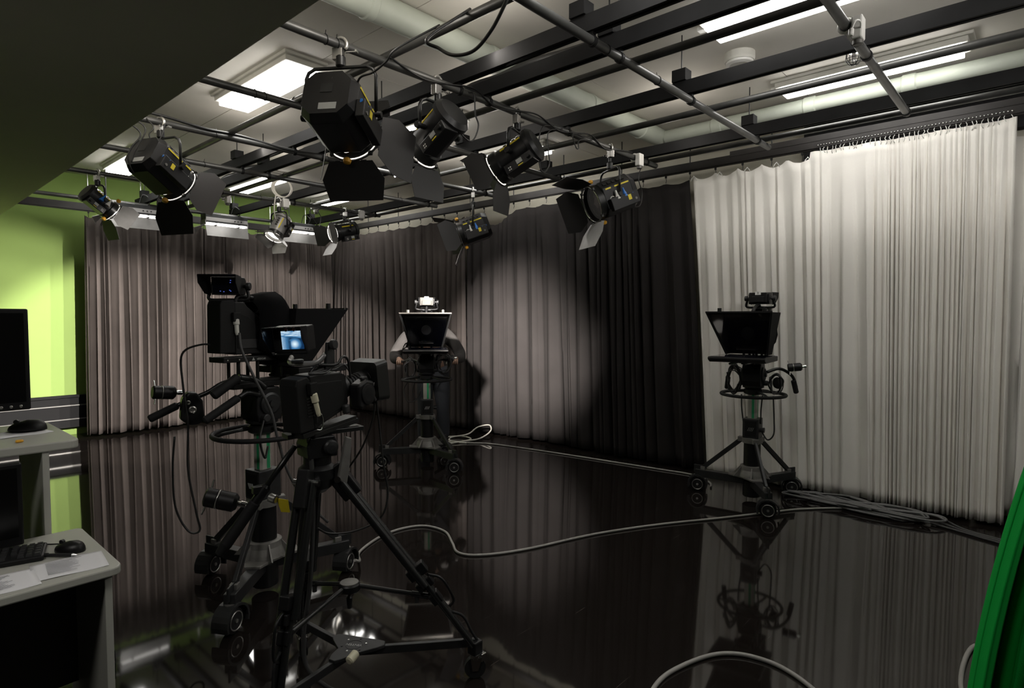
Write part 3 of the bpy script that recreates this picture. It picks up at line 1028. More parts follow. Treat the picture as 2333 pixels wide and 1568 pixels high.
def pedestal(label, loc, base, steer, pan, seed=0, extra_bars=True):
    t = thing('camera_pedestal', label, 'camera pedestal', loc, 0, 'studio camera pedestals')
    rr = random.Random(seed)
    an = [R(base + 120 * k) for k in range(3)]
    # hub plate with cut corners
    pts = []
    for a in an:
        for da, rad in ((-.22, .19), (.22, .19), (R(60) - .3, .115), (R(60) + .3, .115)):
            pts.append((rad * math.cos(a + da), rad * math.sin(a + da)))
    MB().prism(pts, .016, Matrix.Translation((0, 0, .196))).build('hub_plate', 'grey', t, .003)
    MB().lathe((0, 0, .035), (0, 0, 1), [(.066, 0), (.072, .006), (.072, .13), (.064, .14), (.064, .162)], 24).build('lower_drum', 'black', t)
    for i, a in enumerate(an):
        d = V((math.cos(a), math.sin(a), 0))
        MB().bar(d * .06 + V((0, 0, .166)), d * .48 + V((0, 0, .166)), .06, .066).bar(d * .40 + V((0, 0, .20)), d * .50 + V((0, 0, .20)), .012, .07).build('base_arm', 'dark', t, .004)
        wheel_part(t, d * .465 + V((0, 0, .064)), (math.cos(R(steer)), math.sin(R(steer)), 0))
        MB().cyl(d * .465 + V((0, 0, .13)), d * .465 + V((0, 0, .15)), .03, seg=14).build('swivel', 'grey', t)
        b = MB().bar(d * .085 + V((0, 0, .515)), d * .41 + V((0, 0, .222)), .022, .038)
        b.build('brace', 'dark', t, .003)
        MB().box(d * .415 + V((0, 0, .212)), (.04, .04, .03), Matrix.Rotation(a, 3, 'Z')).build('brace_foot', 'grey', t, .003)
    MB().lathe((0, 0, .21), (0, 0, 1), [(.118, 0), (.112, .02), (.098, .055), (.094, .085), (.080, .09)], 28).build('socket', 'grey', t)
    mb = MB()
    for k in range(6):
        a = k * math.pi / 3 + .3
        d = V((math.cos(a), math.sin(a), 0))
        mb.plate([d * .11 + V((0, 0, .212)), d * .165 + V((0, 0, .212)), d * .095 + V((0, 0, .29))], .008)
    mb.build('socket_rib', 'grey', t)['kind'] = 'stuff'
    MB().cyl((0, 0, .29), (0, 0, .50), .068, seg=24).build('lower_column', 'black', t)
    mb = MB().lathe((0, 0, .49), (0, 0, 1), [(.07, 0), (.082, .004), (.082, .045), (.07, .05)], 24)
    for a in an:
        d = V((math.cos(a), math.sin(a), 0))
        mb.box(d * .09 + V((0, 0, .515)), (.05, .05, .04), Matrix.Rotation(a, 3, 'Z'))
    mb.build('collar', 'grey', t, .003)
    z = R(pan)
    rz = Matrix.Rotation(z, 3, 'Z')
    MB().box((0, 0, .62), (.14, .13, .165), rz).build('column_box', 'dark', t, .006)
    for q in (-1, 1):
        MB().box(rz @ V((.0715 * q, 0, .62)), (.004, .09, .13), rz).build('cover_panel', 'matte', t)
        mb = MB()
        for k in range(4):
            mb.bar(rz @ V((.0745 * q, -.022 + k * .012, .60)), rz @ V((.0745 * q, -.008 + k * .012, .63)), .002, .005, (1, 0, 0))
        mb.build('stripe_mark', 'label', t)
        MB().cyl(rz @ V((.02 * q, .068, .61)), rz @ V((.02 * q, .10, .61)), .018, .022, seg=12).build('lock_knob', 'knob', t) if q > 0 else None
    mb = MB()
    for k in range(8):
        pass
    c = .012
    w_ = .037
    oc = [(-w_ + c, -w_), (w_ - c, -w_), (w_, -w_ + c), (w_, w_ - c), (w_ - c, w_), (-w_ + c, w_), (-w_, w_ - c), (-w_, -w_ + c)]
    MB().prism(oc, .25, Matrix.Translation((0, 0, .695)) @ Matrix.Rotation(z, 4, 'Z')).build('inner_column', 'column', t)
    for q in (0, 1, 2, 3):
        m4 = Matrix.Rotation(z + q * math.pi / 2, 3, 'Z')
        MB().box(m4 @ V((.0372, .010, .82)), (.0016, .02, .23), m4).build('green_strip', 'greenstrip', t)
    # steering ring
    RR = .255
    mb = MB().ring((0, 0, .905), (0, 0, 1), RR, .0135, 44, 9)
    mb.build('steering_ring', 'rubber', t)
    for k in range(3):
        a = z + R(40 + 120 * k)
        d = V((math.cos(a), math.sin(a), 0))
        MB().tube([d * .05 + V((0, 0, .935)), d * .12 + V((0, 0, .93)), d * .20 + V((0, 0, .92)), d * RR + V((0, 0, .905))], .010, 8).build('ring_spoke', 'satin', t)
    MB().lathe((0, 0, .905), (0, 0, 1), [(.06, 0), (.075, .01), (.075, .04), (.06, .05), (.085, .06), (.085, .075), (.06, .085)], 24).build('ring_hub', 'black', t)
    # pan and tilt head
    o = [(-.07, .98), (.07, .98), (.082, 1.02), (.082, 1.12), (.06, 1.165), (-.06, 1.165), (-.082, 1.12), (-.082, 1.02)]
    mb = MB(); mb.T = Matrix.Rotation(z, 4, 'Z')
    side(mb, o, -.075, .075); mb.build('pan_head', 'black', t, .006)
    for q in (-1, 1):
        mb = MB(); mb.T = Matrix.Rotation(z, 4, 'Z')
        mb.lathe((0, q * .074, 1.075), (0, q, 0), [(.062, 0), (.062, .012), (.05, .018), (.02, .018), (.02, .032)], 24); mb.build('drag_dial', 'dark', t)
        mb = MB(); mb.T = Matrix.Rotation(z, 4, 'Z')
        mb.lathe((-.04, q * .074, 1.0), (0, q, 0), [(.022, 0), (.022, .03), (.017, .034)], 12); mb.build('lock_knob', 'knob', t)
    mb = MB(); mb.T = Matrix.Rotation(z, 4, 'Z')
    mb.box((.0, 0, 1.182), (.40, .10, .03)); mb.build('top_plate', 'matte', t, .004)
    return t


PB = -10                       # direction of the nearest camera's pan bars
PSH = Matrix.Translation((.035, -.055, .07))


def ped_bar(t, pan, pts, r, grip=None):
    """pan bar: points in the head's own frame"""
    m4 = Matrix.Rotation(R(pan), 4, 'Z')
    if pan == PB: m4 = PSH @ m4
    mb = MB(); mb.T = m4
    p = smooth_path(pts, 6)
    mb.tube(p, r, 9)
    b = mb.build('pan_bar', 'satin', t)
    if grip:
        a, b_ = V(grip[0]), V(grip[1])
        mb = MB(); mb.T = m4
        d = b_ - a
        mb.lathe(a, d, [(r * 1.2, 0), (grip[2], .006), (grip[2], d.length - .008), (grip[2] * .75, d.length)], 14)
        mb.build('grip', 'rubber', t)


MB_plain = MB


def camera_unit(label, loc, yaw, card='black', number=None, turn=0, vshift=(0, 0, 0)):
    t = thing('studio_camera', label, 'camera', loc, R(yaw), 'studio cameras')
    # dovetail, riser posts and base plate of the camera
    MB_plain().box((-.01, 0, .008), (.34, .09, .016)).build('wedge_plate', 'satin', t, .002)
    for x in (-.19, -.06, .12):
        for y in (-.05, .05):
            MB_plain().cyl((x, y, .0), (x, y, .125), .011, seg=10).build('riser_post', 'satin', t)
    mb = MB_plain().box((-.02, 0, .138), (.56, .15, .030)); mb.build('base_plate', 'black', t, .003)
    # body
    ad = [(-.315, .175), (-.215, .175), (-.215, .455), (-.225, .47), (-.30, .465), (-.31, .44)]
    side(MB_plain(), ad, -.068, .068).build('rear_adapter', 'matte', t, .006)
    bd = [(-.215, .165), (.05, .165), (.055, .32), (-.01, .35), (-.13, .435), (-.15, .46), (-.215, .46)]
    side(MB_plain(), bd, -.062, .062).build('body', 'black', t, .006)
    for q in (-1, 1):
        side(MB_plain(), [(-.20, .20), (-.02, .20), (-.04, .30), (-.13, .38), (-.20, .40)], q * .062, q * .0665).build('side_panel', 'matte', t, .002)
        MB_plain().box((-.13, q * .068, .225), (.12, .004, .05)).build('switch_panel', 'knob', t, .001)
    MB_plain().tube(smooth_path([(-.17, 0, .45), (-.15, 0, .49), (-.08, 0, .49), (.02, 0, .455), (.04, 0, .40), (.04, 0, .33)], 5), .013, 9).build('carry_handle', 'black', t)
    for k in range(3):
        p = [(-.04 + .03 * k, .02 * (k - 1), .40), (-.02 + .03 * k, -.05, .43 - .02 * k), (.03, -.06, .40 - .03 * k), (.055, -.03, .33)]
        MB_plain().tube(smooth_path(p, 6), .005, 6).build('lead', 'bcable', t)
    # lens
    MB_plain().lathe((.055, 0, .26), (1, 0, 0), [(.05, 0), (.055, .01), (.055, .07), (.062, .08), (.062, .14), (.05, .15)], 24).build('lens', 'black', t)
    # viewfinder with its hood opening to the rear
    VT = Matrix.Translation(V((-.18, 0, 0)) + V(vshift)) @ Matrix.Rotation(R(turn), 4, 'Z') @ Matrix.Translation((.18, 0, 0))

    def MB(_c=MB_plain):
        m = _c(); m.T = VT
        return m
    f = side(MB(), [(-.23, .50), (-.14, .50), (-.13, .53), (-.13, .585), (-.15, .60), (-.23, .60)], -.085, .085).build('viewfinder', 'black', t, .004)
    hd = MB()
    hd.plate([(-.23, -.088, .60), (-.23, .088, .60), (-.375, .105, .603), (-.375, -.105, .603)][::-1], .003)
    for q in (-1, 1):
        c = [(-.23, q * .086, .60), (-.375, q * .105, .603), (-.372, q * .103, .56), (-.30, q * .095, .505), (-.23, q * .086, .495)]
        hd.plate(c if q > 0 else c[::-1], .003)
    hd.build('viewfinder_hood', 'matte', f)
    MB().box((-.2325, 0, .55), (.004, .15, .085)).build('viewfinder_screen', 'screen_dark', f)
    mb = MB()
    for y, z in ((.03, .59), (.028, .578), (.024, .535), (.03, .53), (-.01, .527), (-.03, .53)):
        mb.box((-.236, -y, z - .01), (.002, .006, .004))
    mb.build('screen_glint', 'bluedot', f)  # glowing dots painted on as blue reflections in the dark screen
    MB().tube(smooth_path([(-.18, -.10, .55), (-.18, -.11, .52), (-.19, -.11, .475), (-.19, 0, .472), (-.19, .11, .475), (-.18, .11, .52), (-.18, .10, .55)], 4), .010, 8).build('viewfinder_yoke', 'black', t)
    for q in (-1, 1):
        MB().lathe((-.18, q * .088, .55), (0, q, 0), [(.012, 0), (.012, .015), (.024, .018), (.024, .035), (.02, .04)], 10).build('tilt_knob', 'knob', t)
    MB().box((-.17, 0, .465), (.11, .09, .014)).build('viewfinder_mount', 'satin', t, .002)
    # the face of the viewfinder towards the front, with its number card
    MB().box((-.118, 0, .555), (.03, .14, .085)).box((-.10, 0, .54), (.02, .10, .05)).build('front_cover', card, t, .004)
    cd_ = MB().box((-.100, 0, .592), (.004, .046, .03)).build('number_card', 'white', t)
    if number:
        text('number', number, .026, basis((0, 1, 0), (0, 0, 1), (-.0975, 0, .592)), 'matte', t)
    return t


def prompter_unit(label, loc, yaw, rim='black', ch=.06):
    t = thing('teleprompter', label, 'teleprompter', loc, R(yaw), 'teleprompters')
    zt = .425
    xt, xb = .50, .22
    wt, wb = .245, .16
    # cloth-covered hood: roof, two sides, tilted glass
    MB().plate([(.10, -wt * .9, zt), (xt, -wt, zt), (xt, wt, zt), (.10, wt * .9, zt)], .006).build('hood_roof', 'hood', t)
    MB().box((xt - .004, 0, zt + .002), (.010, 2 * wt + .012, .012)).build('roof_edge', rim, t)
    for q in (-1, 1):
        c = [(.10, q * wt * .9, zt), (xt, q * wt, zt), (xb + .02, q * wb, .085), (.10, q * wb, .085)]
        MB().plate(c[::-1] if q > 0 else c, .006).build('hood_side', 'hood', t)
        MB().bar((xt - .01, q * (wt - .004), zt), (xb + .01, q * (wb - .002), .085), .012, .014).build('glass_frame', 'satin', t)
        MB().cyl((.40, q * .17, zt), (.40, q * .17, zt + .035), .016, seg=12).build('hood_post', 'satin' if rim == 'black' else 'alu', t)
    MB().plate([(xt - .02, -wt + .01, zt - .01), (xt - .02, wt - .01, zt - .01), (xb, wb - .005, .085), (xb, -wb + .005, .085)], .004).build('beam_splitter_glass', 'prompter_glass', t)
    MB().plate([(.10, -wt * .9, zt), (.10, wt * .9, zt), (.10, wb, .085), (.10, -wb, .085)], .005).build('hood_back', 'hood', t)
    # soft cloth between hood and camera body
    sec = []
    for x, w_, h in ((.105, .20, .45), (.16, .0, 0),):
        pass
    mb = MB()
    rings = []
    for (x, hw, z0, z1) in ((.11, .17, .10, .415 + ch), (.06, .19, .12, .42 + ch * 1.7), (-.03, .165, .165, .42 + ch * 1.4), (-.075, .10, .19, .40 + ch)):
        ring = []
        for k in range(18):
            a = 2 * math.pi * k / 18
            ca, sa = math.cos(a), math.sin(a)
            sg = lambda v: (1 if v >= 0 else -1)
            y = hw * sg(ca) * abs(ca) ** .55 * (1 + .05 * math.sin(3 * a + x * 20))
            z = (z0 + z1) / 2 + (z1 - z0) / 2 * sg(sa) * abs(sa) ** .6 * (1 + .04 * math.sin(5 * a))
            ring.append((x, y, z))
        rings.append(ring)
    vs = [p for r_ in rings for p in r_]
    fs = []
    for i in range(len(rings) - 1):
        for k in range(18):
            q = (k + 1) % 18
            fs.append((i * 18 + k, i * 18 + q, (i + 1) * 18 + q, (i + 1) * 18 + k))
    mb.add(vs, fs, True)
    mb.build('lens_cloth', 'cloth', t)
    # monitor lying flat below the glass
    side(MB(), [(.12, .075), (.53, .078), (.54, .07), (.54, .055), (.50, .035), (.12, .035)], -.215, .215).build('monitor', 'black', t, .004)
    MB().box((.33, 0, .0785), (.36, .40, .003)).build('monitor_screen', 'screen_dark', t)
    MB().box((.541, 0, .066), (.003, .43, .006)).build('monitor_edge', 'dark' if rim == 'black' else 'alu', t)
    for y in (-.055, .055):
        MB().cyl((.10, y, .024), (.50, y, .024), .009, seg=10).build('support_rod', 'satin', t)
    MB().box((.14, 0, .02), (.03, .16, .03)).build('rod_clamp', 'satin', t, .002)
    return t


M['bluedot'] = mat('blue_screen_glint', (.05, .07, .2), .3, emit=(.15, .25, 1), estr=.5)


def demand(t, pan, loc, ax, r, L, handles=True):
    """zoom or focus demand: ribbed black barrel with little crank pins and a pale screw end"""
    m4 = Matrix.Rotation(R(pan), 4, 'Z')
    if pan == PB: m4 = PSH @ m4
    mb = MB(); mb.T = m4
    a = V(ax).normalized()
    p = V(loc)
    mb.lathe(p, a, [(r * .8, 0), (r, .006), (r, L * .35), (r * .93, L * .37), (r * .93, L * .42), (r, L * .45), (r, L * .9), (r * .7, L)], 20)
    d = mb.build('lens_demand', 'black', t)
    mb = MB(); mb.T = m4
    mb.ring(p + a * L * .4, a, r * .96, .003, 22, 6); mb.build('demand_ring', 'alu', d)
    mb = MB(); mb.T = m4
    u = frame(a).col[0]; v = frame(a).col[1]
    for q in (-1, 1):
        mb.cyl(p + a * .015 + (u * .4 + v) * q * r * .7, p + a * .01 + (u * .4 + v) * q * r * 1.7, .004, seg=7)
    mb.build('crank_pin', 'bright', d)
    mb = MB(); mb.T = m4
    e = p + a * L
    mb.cyl(e, e + a * .014, r * .3, seg=10).lathe(e + a * .012 + u * r * .2, a, [(.013, 0), (.013, .02), (.010, .024)], 14)
    mb.build('clamp_screw', 'bright', d)
    return d


# --- the three pedestal cameras
HEAD = 1.197
PA, PC, PD = (1.54, 3.28), (4.04, 4.84), (5.10, 1.85)
YA, YC, YD = 10, 229, 186
pa = pedestal('studio camera pedestal behind the tripod, nearest pedestal, seen from its rear', (PA[0], PA[1], 0), 105, -60, YA, 1)
pc = pedestal('studio camera pedestal in front of the person at the far curtain', (PC[0], PC[1], 0), 25, 222, YC, 2)
pd = pedestal('studio camera pedestal in front of the white curtain', (PD[0], PD[1], 0), 95, 200, YD, 3)
ca = camera_unit('black studio camera seen from behind, on the nearest pedestal', (PA[0], PA[1], HEAD), YA, turn=38, vshift=(.0, .045, .0))
cc = camera_unit('studio camera with a brightly lit top unit, facing the viewer at the far curtain', (PC[0], PC[1], HEAD - .03), YC, card='litcover')
cdv = camera_unit('black studio camera with a number card, in front of the white curtain', (PD[0], PD[1], HEAD - .03), YD, number='2')
M['roofrim'] = mat('pale_hood_edge', (.06, .056, .05), .4, .5)
ta = prompter_unit('black cloth prompter hood on the nearest camera, pointing right', (PA[0], PA[1], HEAD), YA)
tc = prompter_unit('prompter with pale top edge on the far camera by the person', (PC[0], PC[1], HEAD - .03), YC, rim='roofrim', ch=-.03)
td = prompter_unit('black prompter on the camera before the white curtain', (PD[0], PD[1], HEAD - .03), YD, ch=-.03)
for o_ in (ca, ta):
    o_.scale = (.88, .88, .95)
# maker's mark on the camera's base plate: a small triangle and letters
mk = MB(); mk.plate([(-.115, -.0765, .129), (-.095, -.0765, .129), (-.105, -.0765, .147)], .001); mk.build('maker_mark', 'label', ca)
text('maker_letters', 'utocue', .022, basis((1, 0, 0), (0, 0, 1), (-.05, -.0765, .138)), 'label', ca)
for x in (-.275, -.20):
    MB().cyl((x, -.075, .138), (x, -.0785, .138), .004, seg=8).build('plate_screw', 'bright', ca)
# camera cable plug on the nearest camera
MB().lathe((-.215, -.075, .365), (.0, -.1, -1), [(.014, 0), (.018, .004), (.018, .03), (.013, .034), (.012, .075), (.008, .09)], 14).build('cable_plug', 'offwhite', ca)
MB().box((-.215, -.075, .375), (.05, .03, .05)).build('plug_socket', 'matte', ca, .003)

# pan bars with their demands, nearest pedestal (frame of the head: +x is where the camera looks)
ped_bar(pa, PB, [(-.06, .09, 1.10), (-.13, .11, 1.13), (-.22, .13, 1.12), (-.30, .15, 1.07), (-.40, .17, 1.03)], .013)
ped_bar(pa, PB, [(-.06, -.09, 1.10), (-.12, -.10, 1.15), (-.20, -.11, 1.17)], .016, ((-.20, -.11, 1.17), (-.33, -.125, 1.08), .025))
ped_bar(pa, PB, [(-.08, -.06, 1.06), (-.15, -.085, 1.08), (-.20, -.10, 1.06)], .013, ((-.20, -.10, 1.06), (-.37, -.12, .955), .021))
ped_bar(pa, PB, [(-.40, .17, 1.03), (-.42, .172, 1.02), (-.44, .175, 1.01)], .012, ((-.44, .175, 1.01), (-.575, .19, .945), .021))
m4 = PSH @ Matrix.Rotation(R(PB), 4, 'Z')
mb = MB(); mb.T = m4
side(mb, [(-.43, 1.05), (-.40, 1.085), (-.36, 1.08), (-.33, 1.03), (-.325, .93), (-.35, .905), (-.40, .905), (-.44, .94)], .10, .17)
zd = mb.build('zoom_demand', 'black', pa, .012)
for x, z, r in ((-.405, 1.03, .012), (-.385, .99, .020)):
    mb = MB(); mb.T = m4
    mb.lathe((x, .098, z), (0, -1, 0), [(r, 0), (r, .010), (r * .7, .012), (r * .6, .004)], 14); mb.build('demand_socket', 'alu', zd)
demand(pa, PB, (-.56, .16, 1.09), (1, .1, -.1), .036, .11)

# the far pedestal: bars, bundled cables
for q in (-1, 1):
    ped_bar(pc, YC, [(-.05, q * .09, 1.09), (-.14, q * .16, 1.10), (-.26, q * .24, 1.08), (-.36, q * .28, 1.06)], .013, ((-.33, q * .27, 1.065), (-.44, q * .31, 1.05), .02))
    ped_bar(pd, YD, [(-.05, q * .09, 1.09), (-.12, q * .18, 1.12), (-.20, q * .26, 1.06), (-.24, q * .29, .96)], .013, ((-.215, q * .27, 1.02), (-.245, q * .29, .91), .021))
demand(pd, YD, (-.13, .24, 1.13), (-.3, 1, .12), .034, .11)
demand(pc, YC, (-.16, .19, 1.11), (-.2, 1, .05), .034, .10)
ear = MB(); ear.T = Matrix.Rotation(R(YD), 4, 'Z')
ear.lathe((-.10, .155, 1.0), (.4, .75, .1), [(.02, 0), (.045, .006), (.05, .02), (.045, .035), (.02, .04)], 18, smooth=True)
ear.build('ear_pad', 'rubber', pd)


def bundle(t, pan, seed, n, cen, spread, name='cable_loop', m='bcable'):
    rr = random.Random(seed)
    m4 = Matrix.Rotation(R(pan), 4, 'Z')
    for k in range(n):
        mb = MB(); mb.T = m4
        c = V(cen)
        pts = []
        a0 = rr.uniform(0, 6.28)
        for j in range(7):
            a = a0 + j * 1.0
            pts.append(c + V((rr.uniform(-.04, .04), math.cos(a) * spread[0] * rr.uniform(.6, 1.1), math.sin(a) * spread[1] * rr.uniform(.6, 1.1))))
        mb.tube(smooth_path(pts, 6), rr.choice((.004, .005, .007)), 6)
        mb.build(name, rr.choice((m, m, 'dcable')), t)


bundle(pc, YC, 5, 9, (-.05, .17, 1.07), (.085, .12))
bundle(pc, YC, 6, 7, (-.02, -.17, 1.02), (.06, .12))
bundle(pd, YD, 8, 9, (0, -.16, 1.02), (.06, .13))
bundle(pd, YD, 9, 4, (-.05, .17, 1.0), (.06, .10))
for t_, y_, ps in ((pc, YC, [(0, -.17, .92), (-.02, -.24, .80), (.02, -.20, .68), (.0, -.10, .70), (0, -.05, .84)]),
                   (pc, YC, [(0, -.12, .90), (0, -.15, .78), (0, -.11, .70), (0, -.06, .80)]),
                   (pd, YD, [(0, .16, .90), (.0, .17, .70), (.01, .17, .58), (0, .12, .53), (0, .07, .60)]),
                   (pd, YD, [(.02, -.09, .90), (.02, -.085, .78), (.02, -.07, .66)]),
                   (pd, YD, [(.02, .08, .90), (.02, .07, .78), (.02, .07, .66)]),
                   (pa, YA, [(-.05, -.09, 1.0), (-.12, -.15, .90), (-.10, -.16, .80), (-.03, -.09, .84)])):
    mb = MB(); mb.T = Matrix.Rotation(R(y_), 4, 'Z')
    mb.tube(smooth_path(ps, 8), .006, 7); mb.build('hanging_lead', 'bcable', t_)

# ------------------------------------------------------------------ tripod camera in the foreground
APX = V((1.262, 2.205, 0))
FEET = [V((1.76, 1.80, .135)), V((1.345, 2.50, .135)), V((.985, 2.04, .135))]
tr = thing('camera_tripod', 'black two-stage camera tripod on wheels in the foreground', 'tripod', (APX.x, APX.y, 0))
L0 = lambda p: V(p) - V((APX.x, APX.y, 0))
MB().lathe((0, 0, .84), (0, 0, 1), [(.03, 0), (.055, .02), (.075, .06), (.075, .10), (.05, .12)], 22).build('bowl', 'black', tr)
plate_c = L0((1.375, 2.13, .165))
hub_c = L0((1.375, 2.16, .43))
for i, f in enumerate(FEET):
    f = L0(f)
    d = V((f.x, f.y, 0)).normalized()
    s_ = V((-d.y, d.x, 0))
    top = d * .085 + V((0, 0, .90))
    mid = top.lerp(f + V((0, 0, .02)), .56)
    # upper stage: two tubes, lower stage: one thicker tube, collars and a pin joint
    lg = MB()
    for q in (-1, 1):
        lg.cyl(top + s_ * .028 * q, top.lerp(f, .62) + s_ * .028 * q, .0165, seg=10)
    lg = lg.build('leg', 'satin', tr)
    for q in (-1, 1):
        MB().cyl(mid + s_ * .012 * q, f + s_ * .012 * q, .0135, seg=10).build('lower_tube', 'satin', lg)
    ax = (f - top).normalized()
    rot = frame(ax, s_)
    MB().box(mid, (.085, .042, .05), frame(ax, d.cross(ax))).build('leg_collar', 'black', lg, .004)
    MB().box(top.lerp(f, .62), (.075, .036, .04), frame(ax, d.cross(ax))).build('leg_collar', 'black', lg, .004)
    MB().bar(top - ax * .05, top + ax * .10, .08, .05, s_).build('shoulder', 'black', tr, .006)
    MB().cyl(top - s_ * .055, top + s_ * .055, .013, seg=12).build('joint_pin', 'bright', tr)
    MB().tube(smooth_path([mid + d * .03 + ax * .02, mid + d * .075 + ax * .05, mid + d * .06 + ax * .16, mid + d * .02 + ax * .2], 5), .006, 7).build('clip_lever', 'black', lg)
    # foot castor
    MB().box(f + V((0, 0, .0)), (.05, .05, .06)).build('foot_socket', 'black', tr, .006)
    MB().tube(smooth_path([f - ax * .20 + d * .02, f - ax * .17 + d * .05, f - ax * .08 + d * .035, f - ax * .02 + d * .03], 5), .006, 6).build('rubber_strap', 'rubber', tr)
    c = f + V((0, 0, -.135 + .048))
    MB().cyl(f + V((0, 0, -.03)), f + V((0, 0, -.05)), .022, seg=16).build('castor_stem', 'chrome', tr)
    for q in (-1, 1):
        MB().plate([c + s_ * .018 * q + d * .03 + V((0, 0, .045)), c + s_ * .018 * q - d * .02 + V((0, 0, .045)), c + s_ * .018 * q - d * .012 - V((0, 0, .012)), c + s_ * .018 * q + d * .012 - V((0, 0, .012))], .004).build('castor_fork', 'chrome', tr)
    MB().box(c + d * .030 + V((0, 0, .042)), (.03, .03, .035)).build('castor_brake', 'chrome', tr, .004)
    MB().cyl(c - s_ * .012, c + s_ * .012, .046, seg=22).build('castor_wheel', 'rubber', tr)
    # mid spreader and ground spreader arms
    k = .53
    at = top.lerp(f, .70)
    MB().cyl(hub_c, at, .0095, seg=9).cyl(hub_c.lerp(at, .72), at, .013, seg=9).build('spreader_arm', 'satin', tr)
    MB().box(at, (.045, .045, .05), frame(ax, s_)).build('spreader_joint', 'black', tr, .004)
    MB().cyl(hub_c.lerp(at, .78) + V((0, 0, -.008)), hub_c.lerp(at, .78) + V((0, 0, -.035)), .010, seg=10).build('arm_screw', 'knob', tr)
    MB().bar(plate_c + V((0, 0, -.012)), f + V((0, 0, .02)), .020, .034).build('dolly_arm', 'dark', tr, .002)
MB().lathe(hub_c + V((0, 0, -.03)), (0, 0, 1), [(.03, 0), (.045, .006), (.045, .03), (.04, .036)], 24).build('spreader_hub', 'black', tr)
MB().lathe(hub_c + V((0, 0, -.028)), (0, 0, -1), [(.006, 0), (.006, .02), (.013, .03), (.009, .075)], 12).build('hub_knob', 'black', tr)
MB().lathe(hub_c + V((0, 0, .006)), (0, 0, 1), [(.038, 0), (.038, .004), (.02, .006)], 24).build('hub_cap', 'grey', tr)
# triangular dolly plate with three rounded lobes
pts = []
for i, f in enumerate(FEET):
    f = L0(f) - plate_c
    a = math.atan2(f.y, f.x)
    for da, rad in ((-.30, .105), (-.12, .128), (.12, .128), (.30, .105)):
        pts.append((a + da, rad))
    pts.append((a + 1.05, .066))
pts.sort(key=lambda q: q[0])
MB().prism([(r_ * math.cos(a), r_ * math.sin(a)) for a, r_ in pts], .014, Matrix.Translation(plate_c)).build('dolly_plate', 'dark', tr, .003)
mb = MB().ring(plate_c + V((0, 0, .0145)), (0, 0, 1), .034, .0009, 24, 4); mb.build('plate_circle', 'knob', tr)
for k in range(6):
    a = k * math.pi / 3 + .4
    MB().cyl(plate_c + V((.05 * math.cos(a), .05 * math.sin(a), .013)), plate_c + V((.05 * math.cos(a), .05 * math.sin(a), .0165)), .0045, seg=8).build('plate_bolt', 'bright' if k % 2 else 'knob', tr)
text('maker_letters', 'VINTEN', .020, basis((-.55, .83, 0), (-.83, -.55, 0), plate_c + V((0, 0, .0146))), 'label', tr)
MB().lathe(plate_c + V((-.09, -.10, .02)), (.9, .3, .25), [(.012, 0), (.018, .005), (.018, .045), (.012, .05)], 14).build('cable_plug', 'sock', tr)
# head
TY, HY = 12, -8
h4 = Matrix.Rotation(R(HY), 4, 'Z')


def hb():
    m = MB(); m.T = h4
    return m


hb().lathe((0, 0, .94), (0, 0, 1), [(.05, 0), (.055, .01), (.055, .05), (.045, .06)], 20).build('head_base', 'black', tr)
side(hb(), [(-.06, .99), (.06, .99), (.065, 1.04), (.05, 1.075), (-.05, 1.075), (-.065, 1.04)], -.06, .06).build('pan_head', 'black', tr, .005)
hb().box((.03, 0, 1.084), (.32, .07, .018)).build('top_plate', 'satin', tr, .002)
hb().lathe((.03, -.06, 1.03), (0, -1, 0), [(.03, 0), (.03, .012), (.024, .02), (.01, .022)], 16).build('drag_dial', 'dark', tr)
side(hb(), [(.05, .90), (.085, .86), (.10, .95), (.11, 1.06), (.085, 1.07)], -.09, -.07).build('head_lever', 'grey', tr, .004)
# pan bar to the lower left, with a focus demand clamped to it
p0, p1, p2 = V((-.07, .055, 1.03)), V((-.20, .085, .845)), V((-.30, .11, .70))
hb().tube([p0, p0.lerp(p1, .5), p1], .012, 9).build('pan_bar', 'satin', tr)
hb().lathe(p1.lerp(p2, -.25), p2 - p1, [(.014, 0), (.020, .01), (.020, .10), (.016, .11)], 14).build('bar_collar', 'black', tr)
hb().lathe(p1.lerp(p2, .1), p2 - p1, [(.013, 0), (.022, .02), (.023, .20), (.016, .245)], 14).build('grip', 'rubber', tr)
demand(tr, HY, V((-.367, .2375, .835)), (.86, -.45, -.28), .038, .125)
hb().box(p1.lerp(p2, .05) + V((0, 0, .03)), (.05, .03, .03)).build('demand_clamp', 'satin', tr, .003)
hb().lathe(p1.lerp(p2, .05) + V((.03, -.03, .0)), (.5, -.7, -.2), [(.014, 0), (.018, .004), (.018, .03), (.014, .034)], 14).build('clamp_screw', 'alu', tr)
hb().plate([p1 + V((.045, -.05, -.01)), p1 + V((.085, -.07, -.02)), p1 + V((.095, -.06, -.075)), p1 + V((.065, -.045, -.07))], .002).build('yellow_tag', 'yellow', tr)

